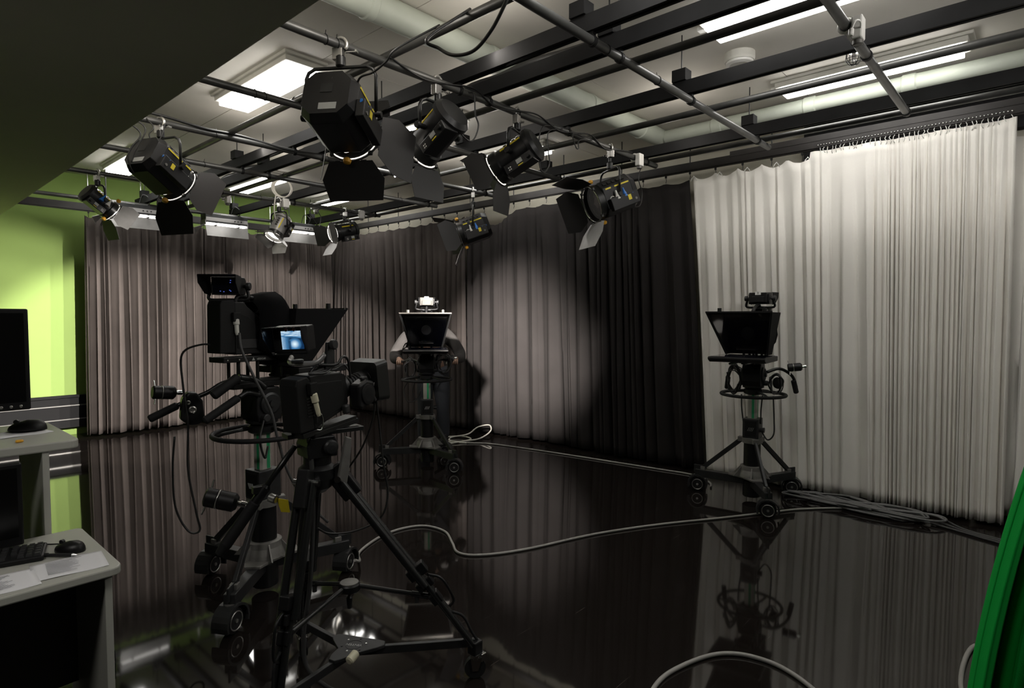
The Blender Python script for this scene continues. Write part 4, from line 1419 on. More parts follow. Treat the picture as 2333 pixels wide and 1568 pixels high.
# --- the camera on the tripod
HB = 1.093
tb = thing('studio_camera', 'black studio camera with a lit viewfinder screen, on the foreground tripod', 'camera', (APX.x, APX.y, HB), R(TY), 'studio cameras')
tb.rotation_euler = (0, -R(6.5), R(TY))
tb.scale = (.80, .84, .97)
tb.location += V((.016, -.018, 0))
MB().box((.02, 0, .012), (.36, .08, .022)).box((.06, -.035, -.0), (.30, .012, .02)).build('base_plate', 'satin', tb, .002)
side(MB(), [(-.19, .03), (-.10, .03), (-.10, .235), (-.115, .25), (-.175, .245), (-.185, .22)], -.058, .058).build('rear_adapter', 'matte', tb, .006)
side(MB(), [(-.10, .03), (.12, .075), (.135, .10), (.135, .215), (.10, .235), (-.06, .25), (-.10, .25)], -.056, .056).build('body', 'black', tb, .006)
side(MB(), [(-.09, .05), (.08, .085), (.11, .12), (.10, .20), (-.07, .215)], -.060, -.055).build('side_panel', 'matte', tb, .002)
mb = MB()
for k in range(7): mb.box((-.115, -.0592, .09 + k * .012), (.04, .003, .005))
mb.build('cooling_slot', 'dark', tb)
MB().box((.10, -.07, .075), (.035, .03, .04)).build('shoulder_pad', 'knob', tb, .008)
MB().tube(smooth_path([(-.10, -.064, .03), (-.07, -.068, .025), (-.055, -.068, .06), (-.06, -.064, .09)], 4), .003, 6).build('wire_bail', 'bright', tb)
MB().box((-.10, -.066, .20), (.045, .03, .05)).build('plug_socket', 'matte', tb, .004)
MB().lathe((-.10, -.072, .18), (.12, -.1, -1), [(.014, 0), (.017, .004), (.017, .035), (.012, .040), (.011, .085), (.008, .095)], 14).build('cable_plug', 'sock', tb)
MB().tube(smooth_path([(-.06, -.02, .25), (-.02, -.03, .275), (.06, -.02, .27), (.10, 0, .25)], 5), .012, 8).build('carry_handle', 'black', tb)
for k in range(3):
    MB().tube(smooth_path([(-.08, -.03 - .01 * k, .255), (.0, -.05 - .008 * k, .262 - .006 * k), (.07, -.05, .25 + .01 * k), (.14, -.045, .26), (.19, -.03, .22)], 5), .004, 6).build('lead', 'dcable', tb)
MB().tube(smooth_path([(-.03, -.05, .285), (.05, -.08, .275), (.10, -.08, .30), (.14, -.075, .28), (.155, -.065, .20)], 6), .006, 7).build('lead', 'bcable', tb)
# lens, servo grip and square hood
MB().lathe((.135, 0, .155), (1, 0, 0), [(.045, 0), (.05, .01), (.05, .03), (.04, .035), (.04, .12), (.048, .13), (.05, .19)], 26).build('lens', 'dark', tb)
mb = MB()
for k in range(4): mb.lathe((.18 + k * .022, 0, .155), (1, 0, 0), [(.043, 0), (.045, .002), (.045, .010), (.043, .012)], 26, cap=False)
mb.build('lens_grip_ring', 'rubber', tb)
side(MB(), [(.15, .07), (.17, .06), (.26, .075), (.28, .11), (.27, .17), (.22, .185), (.16, .17)], -.115, -.045).build('servo_grip', 'black', tb, .014)
MB().lathe((.215, -.117, .12), (0, -1, 0), [(.046, 0), (.044, .006), (.03, .008)], 22).build('servo_plate', 'matte', tb)
MB().box((.225, -.085, .19), (.04, .022, .012)).build('zoom_rocker', 'knob', tb, .004)
MB().cyl((.285, -.08, .10), (.30, -.08, .075), .012, seg=12).build('servo_knob', 'knob', tb)
MB().plate([(.27, -.10, .13), (.285, -.10, .16), (.29, -.08, .15), (.28, -.08, .10)], .004).build('lens_tab', 'alu', tb)
# hood: a rounded rectangular tube flaring to the front
def hood_ring(x, hw, hh, c):
    o = []
    for cx_, cz_, a0 in ((1, 1, 0), (-1, 1, 90), (-1, -1, 180), (1, -1, 270)):
        for k in range(5):
            a = R(a0 + k * 22.5)
            o.append(V((x, cx_ * (hw - c) + c * math.cos(a), .155 + cz_ * (hh - c) + c * math.sin(a))))
    return o
r0, r1 = hood_ring(.315, .100, .088, .022), hood_ring(.395, .106, .093, .020)
i0, i1 = hood_ring(.322, .050, .048, .045), hood_ring(.396, .100, .087, .016)
n_ = 20
vs = r0 + r1 + i0 + i1
fs = []
for k in range(n_):
    q = (k + 1) % n_
    fs += [(k, q, n_ + q, n_ + k), (3 * n_ + k, 3 * n_ + q, 2 * n_ + q, 2 * n_ + k), (n_ + k, n_ + q, 3 * n_ + q, 3 * n_ + k), (q, k, 2 * n_ + k, 2 * n_ + q)]
MB().add(vs, fs, False).build('lens_hood', 'satin', tb)
# viewfinder monitor facing back, on a pale bracket
vy = R(-14)
V4 = Matrix.Translation((-.035, .12, .38)) @ Matrix.Rotation(R(22), 4, 'Z')


def vb():
    m = MB(); m.T = V4
    return m


side(vb(), [(.0, -.045), (.085, -.045), (.085, .055), (.075, .06), (0, .06)], -.088, .088).build('viewfinder', 'black', tb, .004)
hd = vb()
hd.plate([(0, -.09, .06), (0, .09, .06), (-.085, .098, .063), (-.085, -.098, .063)][::-1], .002)
for q in (-1, 1):
    c_ = [(0, q * .089, .06), (-.085, q * .098, .063), (-.08, q * .096, .02), (-.02, q * .09, -.05), (0, q * .089, -.05)]
    hd.plate(c_ if q > 0 else c_[::-1], .002)
hd.plate([(0, -.089, -.05), (0, .089, -.05), (-.02, .09, -.052), (-.02, -.09, -.052)], .002)
M['hoodgloss'] = mat('glossy_hood_lining', (.012, .012, .013), .14, spec=.8)
hd.build('viewfinder_hood', 'hoodgloss', tb)


def screen_material():
    m = bpy.data.materials.new('lit_viewfinder_screen')
    m.use_nodes = True
    nt = m.node_tree
    b = nt.nodes['Principled BSDF']
    N = nt.nodes.new
    tc = N('ShaderNodeTexCoord'); sp = N('ShaderNodeSeparateXYZ')
    nt.links.new(tc.outputs['Generated'], sp.inputs[0])

    def mth(op, a, b_=None, c=None):
        n = N('ShaderNodeMath'); n.operation = op
        for i, q in enumerate((a, b_, c)):
            if q is None: continue
            if hasattr(q, 'is_linked') or hasattr(q, 'links'): nt.links.new(q, n.inputs[i])
            else: n.inputs[i].default_value = q
        return n.outputs[0]

    u, v = mth('SUBTRACT', 1.0, sp.outputs[1]), sp.outputs[2]      # u runs left to right as seen, v up
    ns = N('ShaderNodeTexNoise'); ns.inputs['Scale'].default_value = 1
    mp = N('ShaderNodeMapping'); mp.inputs['Rotation'].default_value = (R(12), 0, 0); mp.inputs['Scale'].default_value = (1, 3.0, 16)
    nt.links.new(tc.outputs['Generated'], mp.inputs[0]); nt.links.new(mp.outputs[0], ns.inputs[0])
    top = N('ShaderNodeMapRange'); nt.links.new(mth('SUBTRACT', v, mth('MULTIPLY', u, -.12)), top.inputs[0])
    top.inputs['From Min'].default_value = .68; top.inputs['From Max'].default_value = .80
    ceil_ = mth('MULTIPLY', top.outputs[0], mth('MULTIPLY_ADD', ns.outputs[0], 1.6, -.15))
    d = mth('SQRT', mth('ADD', mth('POWER', mth('MULTIPLY', mth('SUBTRACT', u, .60), 1.15), 2.0), mth('POWER', mth('SUBTRACT', v, .28), 2.0)))
    pool = N('ShaderNodeMapRange'); nt.links.new(d, pool.inputs[0]); pool.inputs['From Min'].default_value = .38; pool.inputs['From Max'].default_value = .03
    wv = N('ShaderNodeTexWave'); wv.inputs['Scale'].default_value = 6; wv.inputs['Distortion'].default_value = 2
    wv.bands_direction = 'Y'
    nt.links.new(tc.outputs['Generated'], wv.inputs[0])
    lf = N('ShaderNodeMapRange'); nt.links.new(u, lf.inputs[0]); lf.inputs['From Min'].default_value = .42; lf.inputs['From Max'].default_value = .05
    cur = mth('MULTIPLY', mth('MULTIPLY', lf.outputs[0], mth('MULTIPLY_ADD', wv.outputs[1], .6, .3)), mth('SUBTRACT', 1.0, top.outputs[0]))
    # the little camera and its operator
    fx = mth('ABSOLUTE', mth('SUBTRACT', u, .38))
    fig = mth('MULTIPLY', mth('LESS_THAN', fx, .05), mth('LESS_THAN', v, .46))
    s = mth('MAXIMUM', mth('MAXIMUM', ceil_, mth('MULTIPLY', pool.outputs[0], mth('SUBTRACT', 1.0, top.outputs[0]))), cur)
    s = mth('MULTIPLY', s, mth('MULTIPLY_ADD', fig, -.7, 1.0))
    rp = N('ShaderNodeValToRGB')
    e = rp.color_ramp.elements
    e[0].position = 0; e[0].color = (.004, .028, .085, 1)
    e[1].position = 1; e[1].color = (.72, .90, 1.0, 1)
    k = rp.color_ramp.elements.new(.4); k.color = (.06, .22, .45, 1)
    nt.links.new(s, rp.inputs[0])
    b.inputs['Base Color'].default_value = (.01, .01, .01, 1)
    nt.links.new(rp.outputs[0], b.inputs['Emission Color'])
    b.inputs['Emission Strength'].default_value = 1.0
    b.inputs['Roughness'].default_value = .2
    return m


M['screen_lit'] = screen_material()
vb().box((-.002, -.012, .004), (.004, .112, .076)).build('viewfinder_screen', 'screen_lit', tb)
for y in (-.005, -.045):
    vb().cyl((-.040, y, .0515), (-.046, y, .0515), .0075, seg=12).build('tally_lamp', 'red', tb)
MB().tube(smooth_path([(.03, .20, .30), (-.01, .17, .285), (-.03, .08, .285), (-.02, -.02, .29), (.02, -.05, .32)], 5), .012, 8).build('viewfinder_bracket', 'silver', tb)
MB().lathe((-.05, .07, .292), (0, 0, 1), [(.028, 0), (.030, .004), (.030, .010), (.026, .013)], 20).build('bracket_knob', 'dark', tb)
side(MB(), [(.0, .26), (.06, .26), (.07, .33), (.06, .37), (.03, .37)], -.065, -.045).build('viewfinder_arm', 'dark', tb, .003)
MB().lathe((.045, -.062, .36), (0, -1, 0), [(.012, 0), (.012, .012), (.022, .015), (.022, .032), (.018, .036)], 8).build('tilt_knob', 'knob', tb)
# ------------------------------------------------------------------ the camera operator
def skin_mesh(name, joints, links, m, parent, root=0, sub=2):
    me = bpy.data.meshes.new(name)
    me.from_pydata([j[0] for j in joints], links, [])
    o = bpy.data.objects.new(name, me)
    COL.objects.link(o)
    o.parent = parent
    sk = o.modifiers.new('skin', 'SKIN')
    sk.use_smooth_shade = True
    for i, j in enumerate(joints):
        r = j[1]
        me.skin_vertices[0].data[i].radius = (r, r) if not isinstance(r, tuple) else r
        me.skin_vertices[0].data[i].use_root = (i == root)
    sd = o.modifiers.new('smooth', 'SUBSURF')
    sd.levels = sd.render_levels = sub
    me.materials.append(M[m])
    return o


PY = R(YC)
pd_ = V((math.cos(PY), math.sin(PY), 0))
pp = V((PC[0], PC[1], 0)) - pd_ * .80
per = thing('person', 'camera operator in a dark jacket and jeans, bent behind the far camera', 'person', pp, PY)
SH = .06      # weight shifted to the person's left
J = [((-.04, SH, .93), .085), ((-.01, .03, 1.08), .11), ((.05, 0, 1.25), .15), ((.10, 0, 1.37), .12), ((.17, 0, 1.44), .058), ((.23, 0, 1.49), .06), ((.28, 0, 1.545), .092), ((.30, 0, 1.60), .085)]
L = [(0, 1), (1, 2), (2, 3), (3, 4), (4, 5), (5, 6), (6, 7)]
for q in (-1, 1):
    b = len(J)
    J += [((.08, q * .17, 1.37), .072), ((.04, q * .25, 1.32), .060), ((.06, q * .38, 1.13), .046), ((.20, q * .37, 1.08), .040), ((.33, q * .315, 1.085), .029), ((.37, q * .30, 1.085), .030)]
    L += [(3, b), (b, b + 1), (b + 1, b + 2), (b + 2, b + 3), (b + 3, b + 4), (b + 4, b + 5)]
    b = len(J)
    J += [((-.04, SH + q * .085, .88), .07), ((.0, SH + q * .10, .66), .06), ((.02, SH + q * .11, .48), .058), ((-.02, SH + q * .115, .28), .052), ((-.05, SH + q * .12, .10), .038), ((.02, SH + q * .125, .045), .034), ((.12, SH + q * .14, .035), .030)]
    L += [(0, b)] + [(b + k, b + k + 1) for k in range(6)]
skin_mesh('body', J, L, 'skin', per)
# clothing follows the body a little outside it
grow = lambda r, d: r + d
jk = [((-.04, SH, .86), .115)] + [J[i] for i in (0, 1, 2, 3)]
jl = [(0, 1), (1, 2), (2, 3), (3, 4)]
J2 = [((p[0], p[1], p[2]), r + .035) for p, r in jk]
for b in (8, 21):
    o = len(J2)
    J2 += [(J[b + k][0], J[b + k][1] + .026) for k in range(5)]
    jl += [(4, o)] + [(o + k, o + k + 1) for k in range(4)]
skin_mesh('jacket', J2, jl, 'jacket', per)
MB().ring((.135, 0, 1.415), (.6, 0, .6), .075, .022, 22, 8).build('collar', 'jacket', per)
J3 = [(J[0][0], .135)]
l3 = []
for b in (14, 27):
    o = len(J3)
    J3 += [(J[b + k][0], J[b + k][1] + (.045 if k < 2 else .02) + (.012 if k > 2 else 0)) for k in range(5)]
    l3 += [(0, o)] + [(o + k, o + k + 1) for k in range(4)]
skin_mesh('jeans', J3, l3, 'jeans', per)
for q in (-1, 1):
    y = SH + q * .125
    side(MB(), [(-.10, 0), (.17, 0), (.185, .02), (.17, .045), (.08, .07), (.0, .115), (-.09, .115), (-.105, .05)], y - .045, y + .045).build('shoe', 'rubber', per, .012)
    # a hand closed round the grip: palm, four fingers of different lengths, thumb
    wx, wy, wz = .37, q * .30, 1.085
    hj = [((wx, wy, wz), .030), ((wx + .045, wy + q * .004, wz - .005), (.034, .022)), ((wx + .075, wy + q * .004, wz - .01), (.032, .018))]
    hl = [(0, 1), (1, 2)]
    for k, ln in enumerate((.9, 1.0, .95, .78)):
        oy = (k - 1.5) * .019
        o = len(hj)
        hj += [((wx + .075, wy + oy, wz - .006), .0095), ((wx + .075 + .030 * ln, wy + oy, wz - .012), .009), ((wx + .075 + .036 * ln, wy + oy, wz - .040), .0085), ((wx + .075 + .010, wy + oy, wz - .052), .0075)]
        hl += [(2, o), (o, o + 1), (o + 1, o + 2), (o + 2, o + 3)]
    o = len(hj)
    hj += [((wx + .02, wy - q * .03, wz - .008), .012), ((wx + .05, wy - q * .048, wz - .022), .0105), ((wx + .078, wy - q * .040, wz - .04), .009)]
    hl += [(1, o), (o, o + 1), (o + 1, o + 2)]
    skin_mesh('hand', hj, hl, 'skin', per, sub=1)
hc = V((.285, 0, 1.575))
MB().ball(hc + V((-.022, 0, .028)), .104, 18, 12, (1, .86, 1.02)).build('hair', 'hair', per)
for q in (-1, 1):
    MB().ball(hc + V((.083, q * .033, .0)), .0125, 10, 6).build('eye', 'white', per)
    MB().ball(hc + V((-.01, q * .088, -.01)), .028, 10, 6, (.7, .3, 1)).build('ear', 'skin', per)
MB().cyl(hc + V((.085, 0, .01)), hc + V((.112, 0, -.028)), .008, .014, 10).build('nose', 'skin', per)
MB().box(hc + V((.088, 0, -.055)), (.008, .042, .010)).build('mouth', 'red', per, .003)

# ------------------------------------------------------------------ the desks at the left
M['laminate'] = mat('grey_laminate', (.40, .40, .36), .45, bump=.02, vary=.04)
M['lamedge'] = mat('grey_laminate_edge', (.34, .34, .30), .5)
M['lamside'] = mat('dark_desk_panel', (.07, .066, .06), .5)
M['paper'] = mat('white_paper', (.74, .74, .76), .8)
M['print'] = mat('grey_print', (.26, .26, .28), .8)
M['screen_off'] = mat('black_monitor_screen', (.004, .004, .004), .2, spec=.4)


def slab(x0, x1, y0, y1, z0, z1, r, corners):
    """worktop outline with a rounded corner at (x1, y0)"""
    pts = [(x0, y0)]
    for k in range(7):
        a = -math.pi / 2 + math.pi / 2 * k / 6
        pts.append((x1 - r + r * math.cos(a), y0 + r + r * math.sin(a)))
    for k in range(5):
        a = math.pi / 2 * k / 4
        pts.append((x1 - r * .6 + r * .6 * math.cos(a), y1 - r * .6 + r * .6 * math.sin(a)))
    pts.append((x0, y1))
    return MB().prism(pts, z1 - z0, Matrix.Translation((0, 0, z0)))


t = thing('desk', 'low grey laminate desk at the lower left with papers and a keyboard', 'desk', (0, 0, 0))
slab(-1.1, .592, 2.285, 2.835, .692, .72, .04, 1).build('worktop', 'laminate', t, .005)
MB().box((.553, 2.56, .346), (.022, .50, .692)).build('side_panel', 'laminate', t, .002)
MB().box((-1.08, 2.56, .346), (.022, .50, .692)).build('side_panel', 'laminate', t, .002)
MB().box((-.26, 2.70, .43), (1.60, .018, .50)).build('back_panel', 'lamside', t)
MB().box((.570, 2.36, .36), (.012, .02, .10)).build('panel_bracket', 'black', t)
t = thing('desk', 'taller grey laminate desk behind the low desk at the left', 'desk', (0, 0, 0))
slab(-1.1, .60, 2.842, 3.43, 1.035, 1.07, .035, 1).build('worktop', 'laminate', t, .006)
MB().box((.490, 3.09, .5175), (.022, .48, 1.035)).build('side_panel', 'laminate', t, .002)
MB().box((-1.05, 3.09, .5175), (.022, .48, 1.035)).build('side_panel', 'laminate', t, .002)


def monitor(label, x1, y, z0, w, h, stand_z, buttons=True):
    t = thing('monitor', label, 'monitor', (x1 - w / 2, y, stand_z))
    zc = z0 - stand_z + h / 2
    MB().box((0, 0, zc), (w, .035, h)).build('casing', 'black', t, .006)
    MB().box((0, -.018, zc + .008), (w - .03, .002, h - .05)).build('screen', 'screen_off', t)
    if buttons:
        for k in range(5):
            MB().lathe((w / 2 - .032 - k * .030, -.017, zc - h / 2 + .016), (0, -1, 0), [(.0055, 0), (.0055, .002), (.003, .004)], 12).build('button', 'alu', t)
    MB().box((0, .04, (zc - h / 2 + .10) / 2 + .004), (.05, .02, zc - h / 2 + .10)).build('stand', 'black', t, .003)
    MB().box((0, .03, .006), (.22, .17, .012)).build('foot', 'black', t, .004)
    return t


monitor('black monitor on the taller desk, with round buttons under its dark screen', .478, 3.03, 1.185, .54, .40, 1.07)
monitor('black monitor on the low desk, only its right edge in the picture', .402, 2.76, .728, .50, .30, .72, False)


def mouse(label, x, y, z, rz, s=1.0, m='black'):
    t = thing('computer_mouse', label, 'mouse', (x, y, z), R(rz))
    vs, fs = [], []
    nr, ns = 6, 20
    for i in range(nr + 1):
        h = i / nr
        k = math.sqrt(max(0, 1 - h ** 2.6))
        for q in range(ns):
            a = 2 * math.pi * q / ns
            xx = math.cos(a) * .056 * k
            yy = math.sin(a) * .032 * k * (1 - .15 * math.cos(2 * a)) * (1 - .1 * math.cos(a))
            vs.append((xx * s, yy * s, (h * .034 * (1 + .25 * math.cos(a) * -1 * k)) * s))
    for i in range(nr):
        for q in range(ns):
            n = (q + 1) % ns
            fs.append((i * ns + q, i * ns + n, (i + 1) * ns + n, (i + 1) * ns + q))
    fs.append(tuple(range(nr * ns, (nr + 1) * ns)))
    fs.append(tuple(range(ns))[::-1])
    mb = MB(); mb.add(vs, fs, True); mb.build('shell', m, t)
    MB().cyl((.030 * s, -.005, .028 * s), (.030 * s, .005, .028 * s), .008 * s, seg=12).build('scroll_wheel', 'dark', t)
    return t


mouse('black computer mouse on the low desk beside the pen', .502, 2.575, .72, 120, 1.05)
mouse('flat black computer mouse on the taller desk by the dark monitor', .492, 3.20, 1.0765, 150, 1.25)
cable('mouse_cord', 'thin black mouse cord lying across the low desk', [(.49, 2.625, .735), (.47, 2.68, .725), (.43, 2.72, .724), (.37, 2.73, .724), (.30, 2.735, .724)], .0025, 'bcable', 'cord')
t = thing('keyboard', 'black keyboard at the left on the low desk', 'keyboard', (.235, 2.655, .72), R(-14))
MB().box((0, 0, .010), (.42, .15, .02)).build('case', 'black', t, .006)
for r_ in range(5):
    for c_ in range(18):
        if (c_, r_) in ((14, 0), (14, 1)): continue
        MB().box((-.192 + c_ * .0222 + (.006 if c_ > 13 else 0), -.055 + r_ * .026, .0235), (.018, .021, .008), taper=.82).build('key', 'knob', t)
t = thing('pen', 'black pen lying on the papers of the low desk', 'pen', (.455, 2.535, .7285), R(-46))
MB().cyl((-.07, 0, 0), (.055, 0, 0), .006, seg=10).build('barrel', 'dark', t)
MB().cyl((.055, 0, 0), (.072, 0, 0), .006, .0015, seg=10).build('tip', 'bright', t)
MB().box((-.045, 0, .007), (.04, .003, .002)).build('clip', 'bright', t)


def paper(label, cx, cy, z, w, h, rz, lines):
    t = thing('paper_sheet', label, 'paper', (cx, cy, z), R(rz))
    n = 10
    vs, fs = [], []
    for i in range(n + 1):
        for j in range(n + 1):
            u, v = i / n, j / n
            zz = .0015 + .006 * max(0, u - .75) ** 1.2 * (1 - v) + .0012 * math.sin(6 * u + 4 * v)
            vs.append(((u - .5) * w, (v - .5) * h, zz))
    for i in range(n):
        for j in range(n):
            a = i * (n + 1) + j
            fs.append((a, a + n + 1, a + n + 2, a + 1))
    mb = MB(); mb.add(vs, fs, True)
    o = mb.build('sheet', 'paper', t)
    o.modifiers.new('thickness', 'SOLIDIFY').thickness = .0006
    rr = random.Random(int(cx * 1000))
    m = MB()
    for bx, bw in lines:
        for k in range(17):
            ln = rr.uniform(.55, 1.0) * bw
            m.box((bx, h * .36 - k * h * .043 , .0042) if False else (bx - bw / 2 + ln / 2, h * .36 - k * h * .043, .0042), (ln, h * .012, .0004))
    m.build('printed_lines', 'print', t)['kind'] = 'stuff'
    return t


paper('printed white sheet at the front edge of the low desk', .275, 2.40, .7203, .21, .17, -2, ((-.0, .10),))
paper('printed white sheet under the pen on the low desk', .468, 2.415, .7203, .20, .17, -6, ((-.01, .10),))
paper('white sheet under the flat mouse on the taller desk', .45, 3.16, 1.0702, .20, .16, 12, ())
t = thing('wooden_peg', 'small wooden peg at the front of the taller desk', 'peg', (.425, 2.93, 1.07))
MB().lathe((-.012, 0, .006), (1, 0, 0), [(.004, 0), (.006, .004), (.006, .018), (.004, .024)], 10).build('peg', 'amber', t)
t = thing('table_lamp', 'pale bowl lamp with looped cord behind the low desk', 'lamp', (.36, 3.02, .40))
MB().lathe((0, 0, .0), (0, 0, 1), [(.05, 0), (.05, .36), (.055, .37)], 16).build('pedestal', 'lamside', t)
MB().lathe((0, 0, .365), (0, 0, 1), [(.02, 0), (.03, .005), (.03, .06), (.055, .09), (.06, .11), (.05, .14), (.02, .16)], 20).build('shade', 'offwhite', t)
MB().tube(smooth_path([(.04, 0, .48), (.07, 0, .50), (.075, 0, .56), (.03, 0, .585), (-.04, 0, .575), (-.05, 0, .55), (.03, 0, .54), (.07, 0, .50), (.065, 0, .42), (.05, 0, .38)], 6), .004, 6).build('cord', 'dcable', t)
t.location.z = 0
for c_ in t.children:
    c_.location.z = .39
MB().box((0, 0, .20), (.14, .14, .40)).build('stand', 'lamside', t)

# ------------------------------------------------------------------ cables on the floor
fz = lambda *p: [(x, y, .009) for x, y in p]
cable('floor_cable', 'grey cable curving over the black floor from the near pedestal to the white curtain',
      [(1.98, 3.05, .10), (2.08, 3.15, .04), (2.20, 3.33, .012)] + fz((2.45, 3.46), (2.66, 3.48), (2.81, 3.40), (2.83, 3.20), (2.72, 3.0), (2.63, 2.84), (2.71, 2.70), (2.98, 2.55), (3.51, 2.37), (3.99, 2.13), (4.45, 1.84), (4.85, 1.60), (5.10, 1.44), (5.40, 1.14), (5.50, .9)), .0085, 'cable', group='floor cables')
cable('floor_cable', 'grey cable lying along the foot of the black curtain to the white curtain',
      fz((5.05, 5.30), (5.20, 5.08), (5.30, 4.55), (5.38, 3.9), (5.44, 3.3), (5.48, 2.9), (5.50, 2.55), (5.35, 2.33), (5.2, 2.25)), .009, 'cable', group='floor cables')
cable('floor_cable', 'pale cable in loose loops on the floor beside the person',
      [(5.05, 5.30, .009), (4.92, 5.55, .012), (5.05, 5.72, .02), (5.25, 5.62, .02), (5.22, 5.40, .02), (5.02, 5.38, .02), (4.95, 5.50, .028), (5.10, 5.62, .03), (5.30, 5.54, .05), (5.50, 5.56, .11), (5.55, 5.40, .15), (5.45, 5.28, .10), (5.28, 5.30, .03), (5.08, 5.36, .02), (4.88, 5.42, .012)], .009, 'wcable', group='floor cables')
cable('floor_cable', 'thick grey cable arching over the floor at the bottom edge',
      fz((1.95, 1.05), (2.12, 1.16), (2.28, 1.19), (2.45, 1.16), (2.60, 1.10), (2.68, 1.02), (2.71, .92), (2.70, .82), (2.64, .70), (2.52, .55)), .010, 'cable', group='floor cables')
e1 = at_z(2215, 1475, .01); e2 = at_z(2190, 1568, .01); e0 = at_z(2240, 1400, .01)
cable('floor_cable', 'short grey cable beside the green cloth at the lower right', fz((e1.x + .12, e1.y - .12), (e1.x, e1.y), (e2.x, e2.y), (e2.x - .15, e2.y - .1)), .010, 'cable', group='floor cables')
cable('floor_cable', 'grey cable hanging down the tripod legs to the floor',
      [(1.20, 2.17, 1.12), (1.215, 2.165, .95), (1.235, 2.20, .72), (1.225, 2.215, .45), (1.22, 2.26, .25), (1.235, 2.27, .10), (1.27, 2.20, .03), (1.31, 2.10, .012), (1.40, 1.95, .011), (1.6, 1.7, .011)], .0095, 'dcable', group='floor cables')
cable('camera_cable', 'grey camera cable hanging from the nearest studio camera to its base',
      [(1.375, 3.17, 1.47), (1.378, 3.15, 1.38), (1.42, 3.12, 1.25), (1.50, 3.09, 1.05), (1.53, 3.08, .90), (1.58, 3.06, .70), (1.68, 3.05, .52), (1.80, 3.04, .38)], .0075, 'dcable', group='camera cables')
cable('camera_cable', 'thin black cable looping down on the left of the nearest studio camera',
      [(1.29, 3.235, 1.40), (1.235, 3.30, 1.41), (1.165, 3.375, 1.36), (1.165, 3.375, 1.20), (1.18, 3.36, 1.0), (1.175, 3.36, .75), (1.20, 3.33, .52), (1.215, 3.33, .42), (1.17, 3.36, .42), (1.12, 3.39, .55), (1.11, 3.39, .75), (1.12, 3.38, .93)], .0055, 'bcable', group='camera cables')
cable('camera_cable', 'thin black cables hanging from the lens of the tripod camera',
      [(1.545, 2.215, 1.22), (1.54, 2.21, 1.12), (1.50, 2.24, .98), (1.44, 2.30, .86), (1.36, 2.32, .80)], .0045, 'bcable', group='camera cables')
cable('camera_cable', 'long thin cable from the tripod camera lens, swinging low to the right',
      [(1.55, 2.21, 1.22), (1.565, 2.20, 1.05), (1.575, 2.19, .90), (1.59, 2.18, .76), (1.555, 2.19, .66), (1.46, 2.24, .615), (1.36, 2.28, .62), (1.30, 2.28, .66)], .0045, 'bcable', group='camera cables')
MB_plain().box((0, 0, 0), (.022, .028, .05)).build('y_connector', 'black', bpy.data.objects['camera_cable.002'], .004).location = (1.543, 2.212, 1.195)

M['heapcable'] = mat('heap_cable_rubber', (.13, .13, .13), .45)
# the heap of cables in front of the white curtain: each one a cable of its own
rr = random.Random(4)
for k in range(10):
    yc, xc = rr.uniform(.92, 1.30), rr.uniform(5.40, 5.44)
    ly, lx = rr.uniform(.28, .46), rr.uniform(.05, .11)
    a0 = rr.uniform(0, 6.28)
    pts = []
    for j in range(15):
        a = a0 + j * .78
        y = yc + ly * math.cos(a) * rr.uniform(.85, 1.1)
        pts.append((xc - .10 * (1.25 - y) * .3 + lx * math.sin(a) * rr.uniform(.6, 1.15) + .05 * math.cos(2 * a + k), y, .010 + .0042 * k + .007 * (1 + math.sin(3 * a + k))))
    cable('heaped_cable', 'dark grey cable lying in the tangled heap at the foot of the white curtain', pts, .0085, 'heapcable', group='heaped cables by the white curtain', n=6)
for k in range(3):
    pts = [(5.38 + .05 * k, .62 - .03 * k, .012 + .01 * k), (5.30 + .04 * k, .42, .012), (5.22 + .04 * k, .22, .012), (5.15 + .04 * k, -.05, .011), (5.2, -.4, .011)]
    cable('heaped_cable', 'dark grey cable running from the heap towards the green cloth', pts, .0085, 'dcable', group='cables leaving the heap', n=7)

# ------------------------------------------------------------------ small things on the pipes
def socket_box(label, loc, rz=0, big=False):
    t = thing('socket_box', label, 'socket', loc, R(rz), 'white sockets on the pipes')
    MB().ring((0, 0, 0), (1, 0, 0), PR + .008, .008, 16, 6).build('pipe_ring', 'white', t)
    MB().box((0, -.055, -.03), (.075, .05, .11)).build('case', 'white', t, .008)
    MB().lathe((0, -.055, -.085), (0, 0, -1), [(.022, 0), (.024, .004), (.024, .02), (.018, .024)], 16).build('outlet', 'grey', t)
    MB().box((.05, -.03, -.02), (.04, .03, .05)).build('bracket', 'alu', t, .003)
    return t


sb = socket_box('white clamp with bracket and short cord, on the pipe at the top right', (3.37, .80, ZP), 0)
MB().tube(smooth_path([(-.02, -.07, -.05), (-.07, -.08, -.03), (-.12, -.07, -.04), (-.15, -.06, -.09)], 6), .004, 6).build('cord', 'white', sb)
MB().lathe((-.15, -.06, -.085), (-.2, 0, -1), [(.008, 0), (.012, .004), (.012, .03), (.008, .035)], 12).build('plug', 'white', sb)
sb = socket_box('white socket under the white cable coil', (3.68, 7.15, ZP))
q = MB()
for k in range(3):
    q.ring((-.05 + .012 * k, -.05, .15), (.25, 1, 0), .115 - .004 * k, .008, 30, 7)
coil = q.build('cable_coil', 'wcable', sb)
MB().tube(smooth_path([(-.12, -.05, .06), (-.14, -.05, -.05), (-.145, -.05, -.16), (-.12, -.03, -.24)], 6), .008, 7).build('cord', 'wcable', sb)
socket_box('white socket on the pipe above the glowing lamp', (4.78, 7.15, ZP))
socket_box('white bracket on the long pipe between the left lamps', (3.13, 7.60, ZP + 2 * PR), 90)
socket_box('white bracket on the long pipe left of the corner lamps', (4.19, 7.36, ZP + 2 * PR), 90)
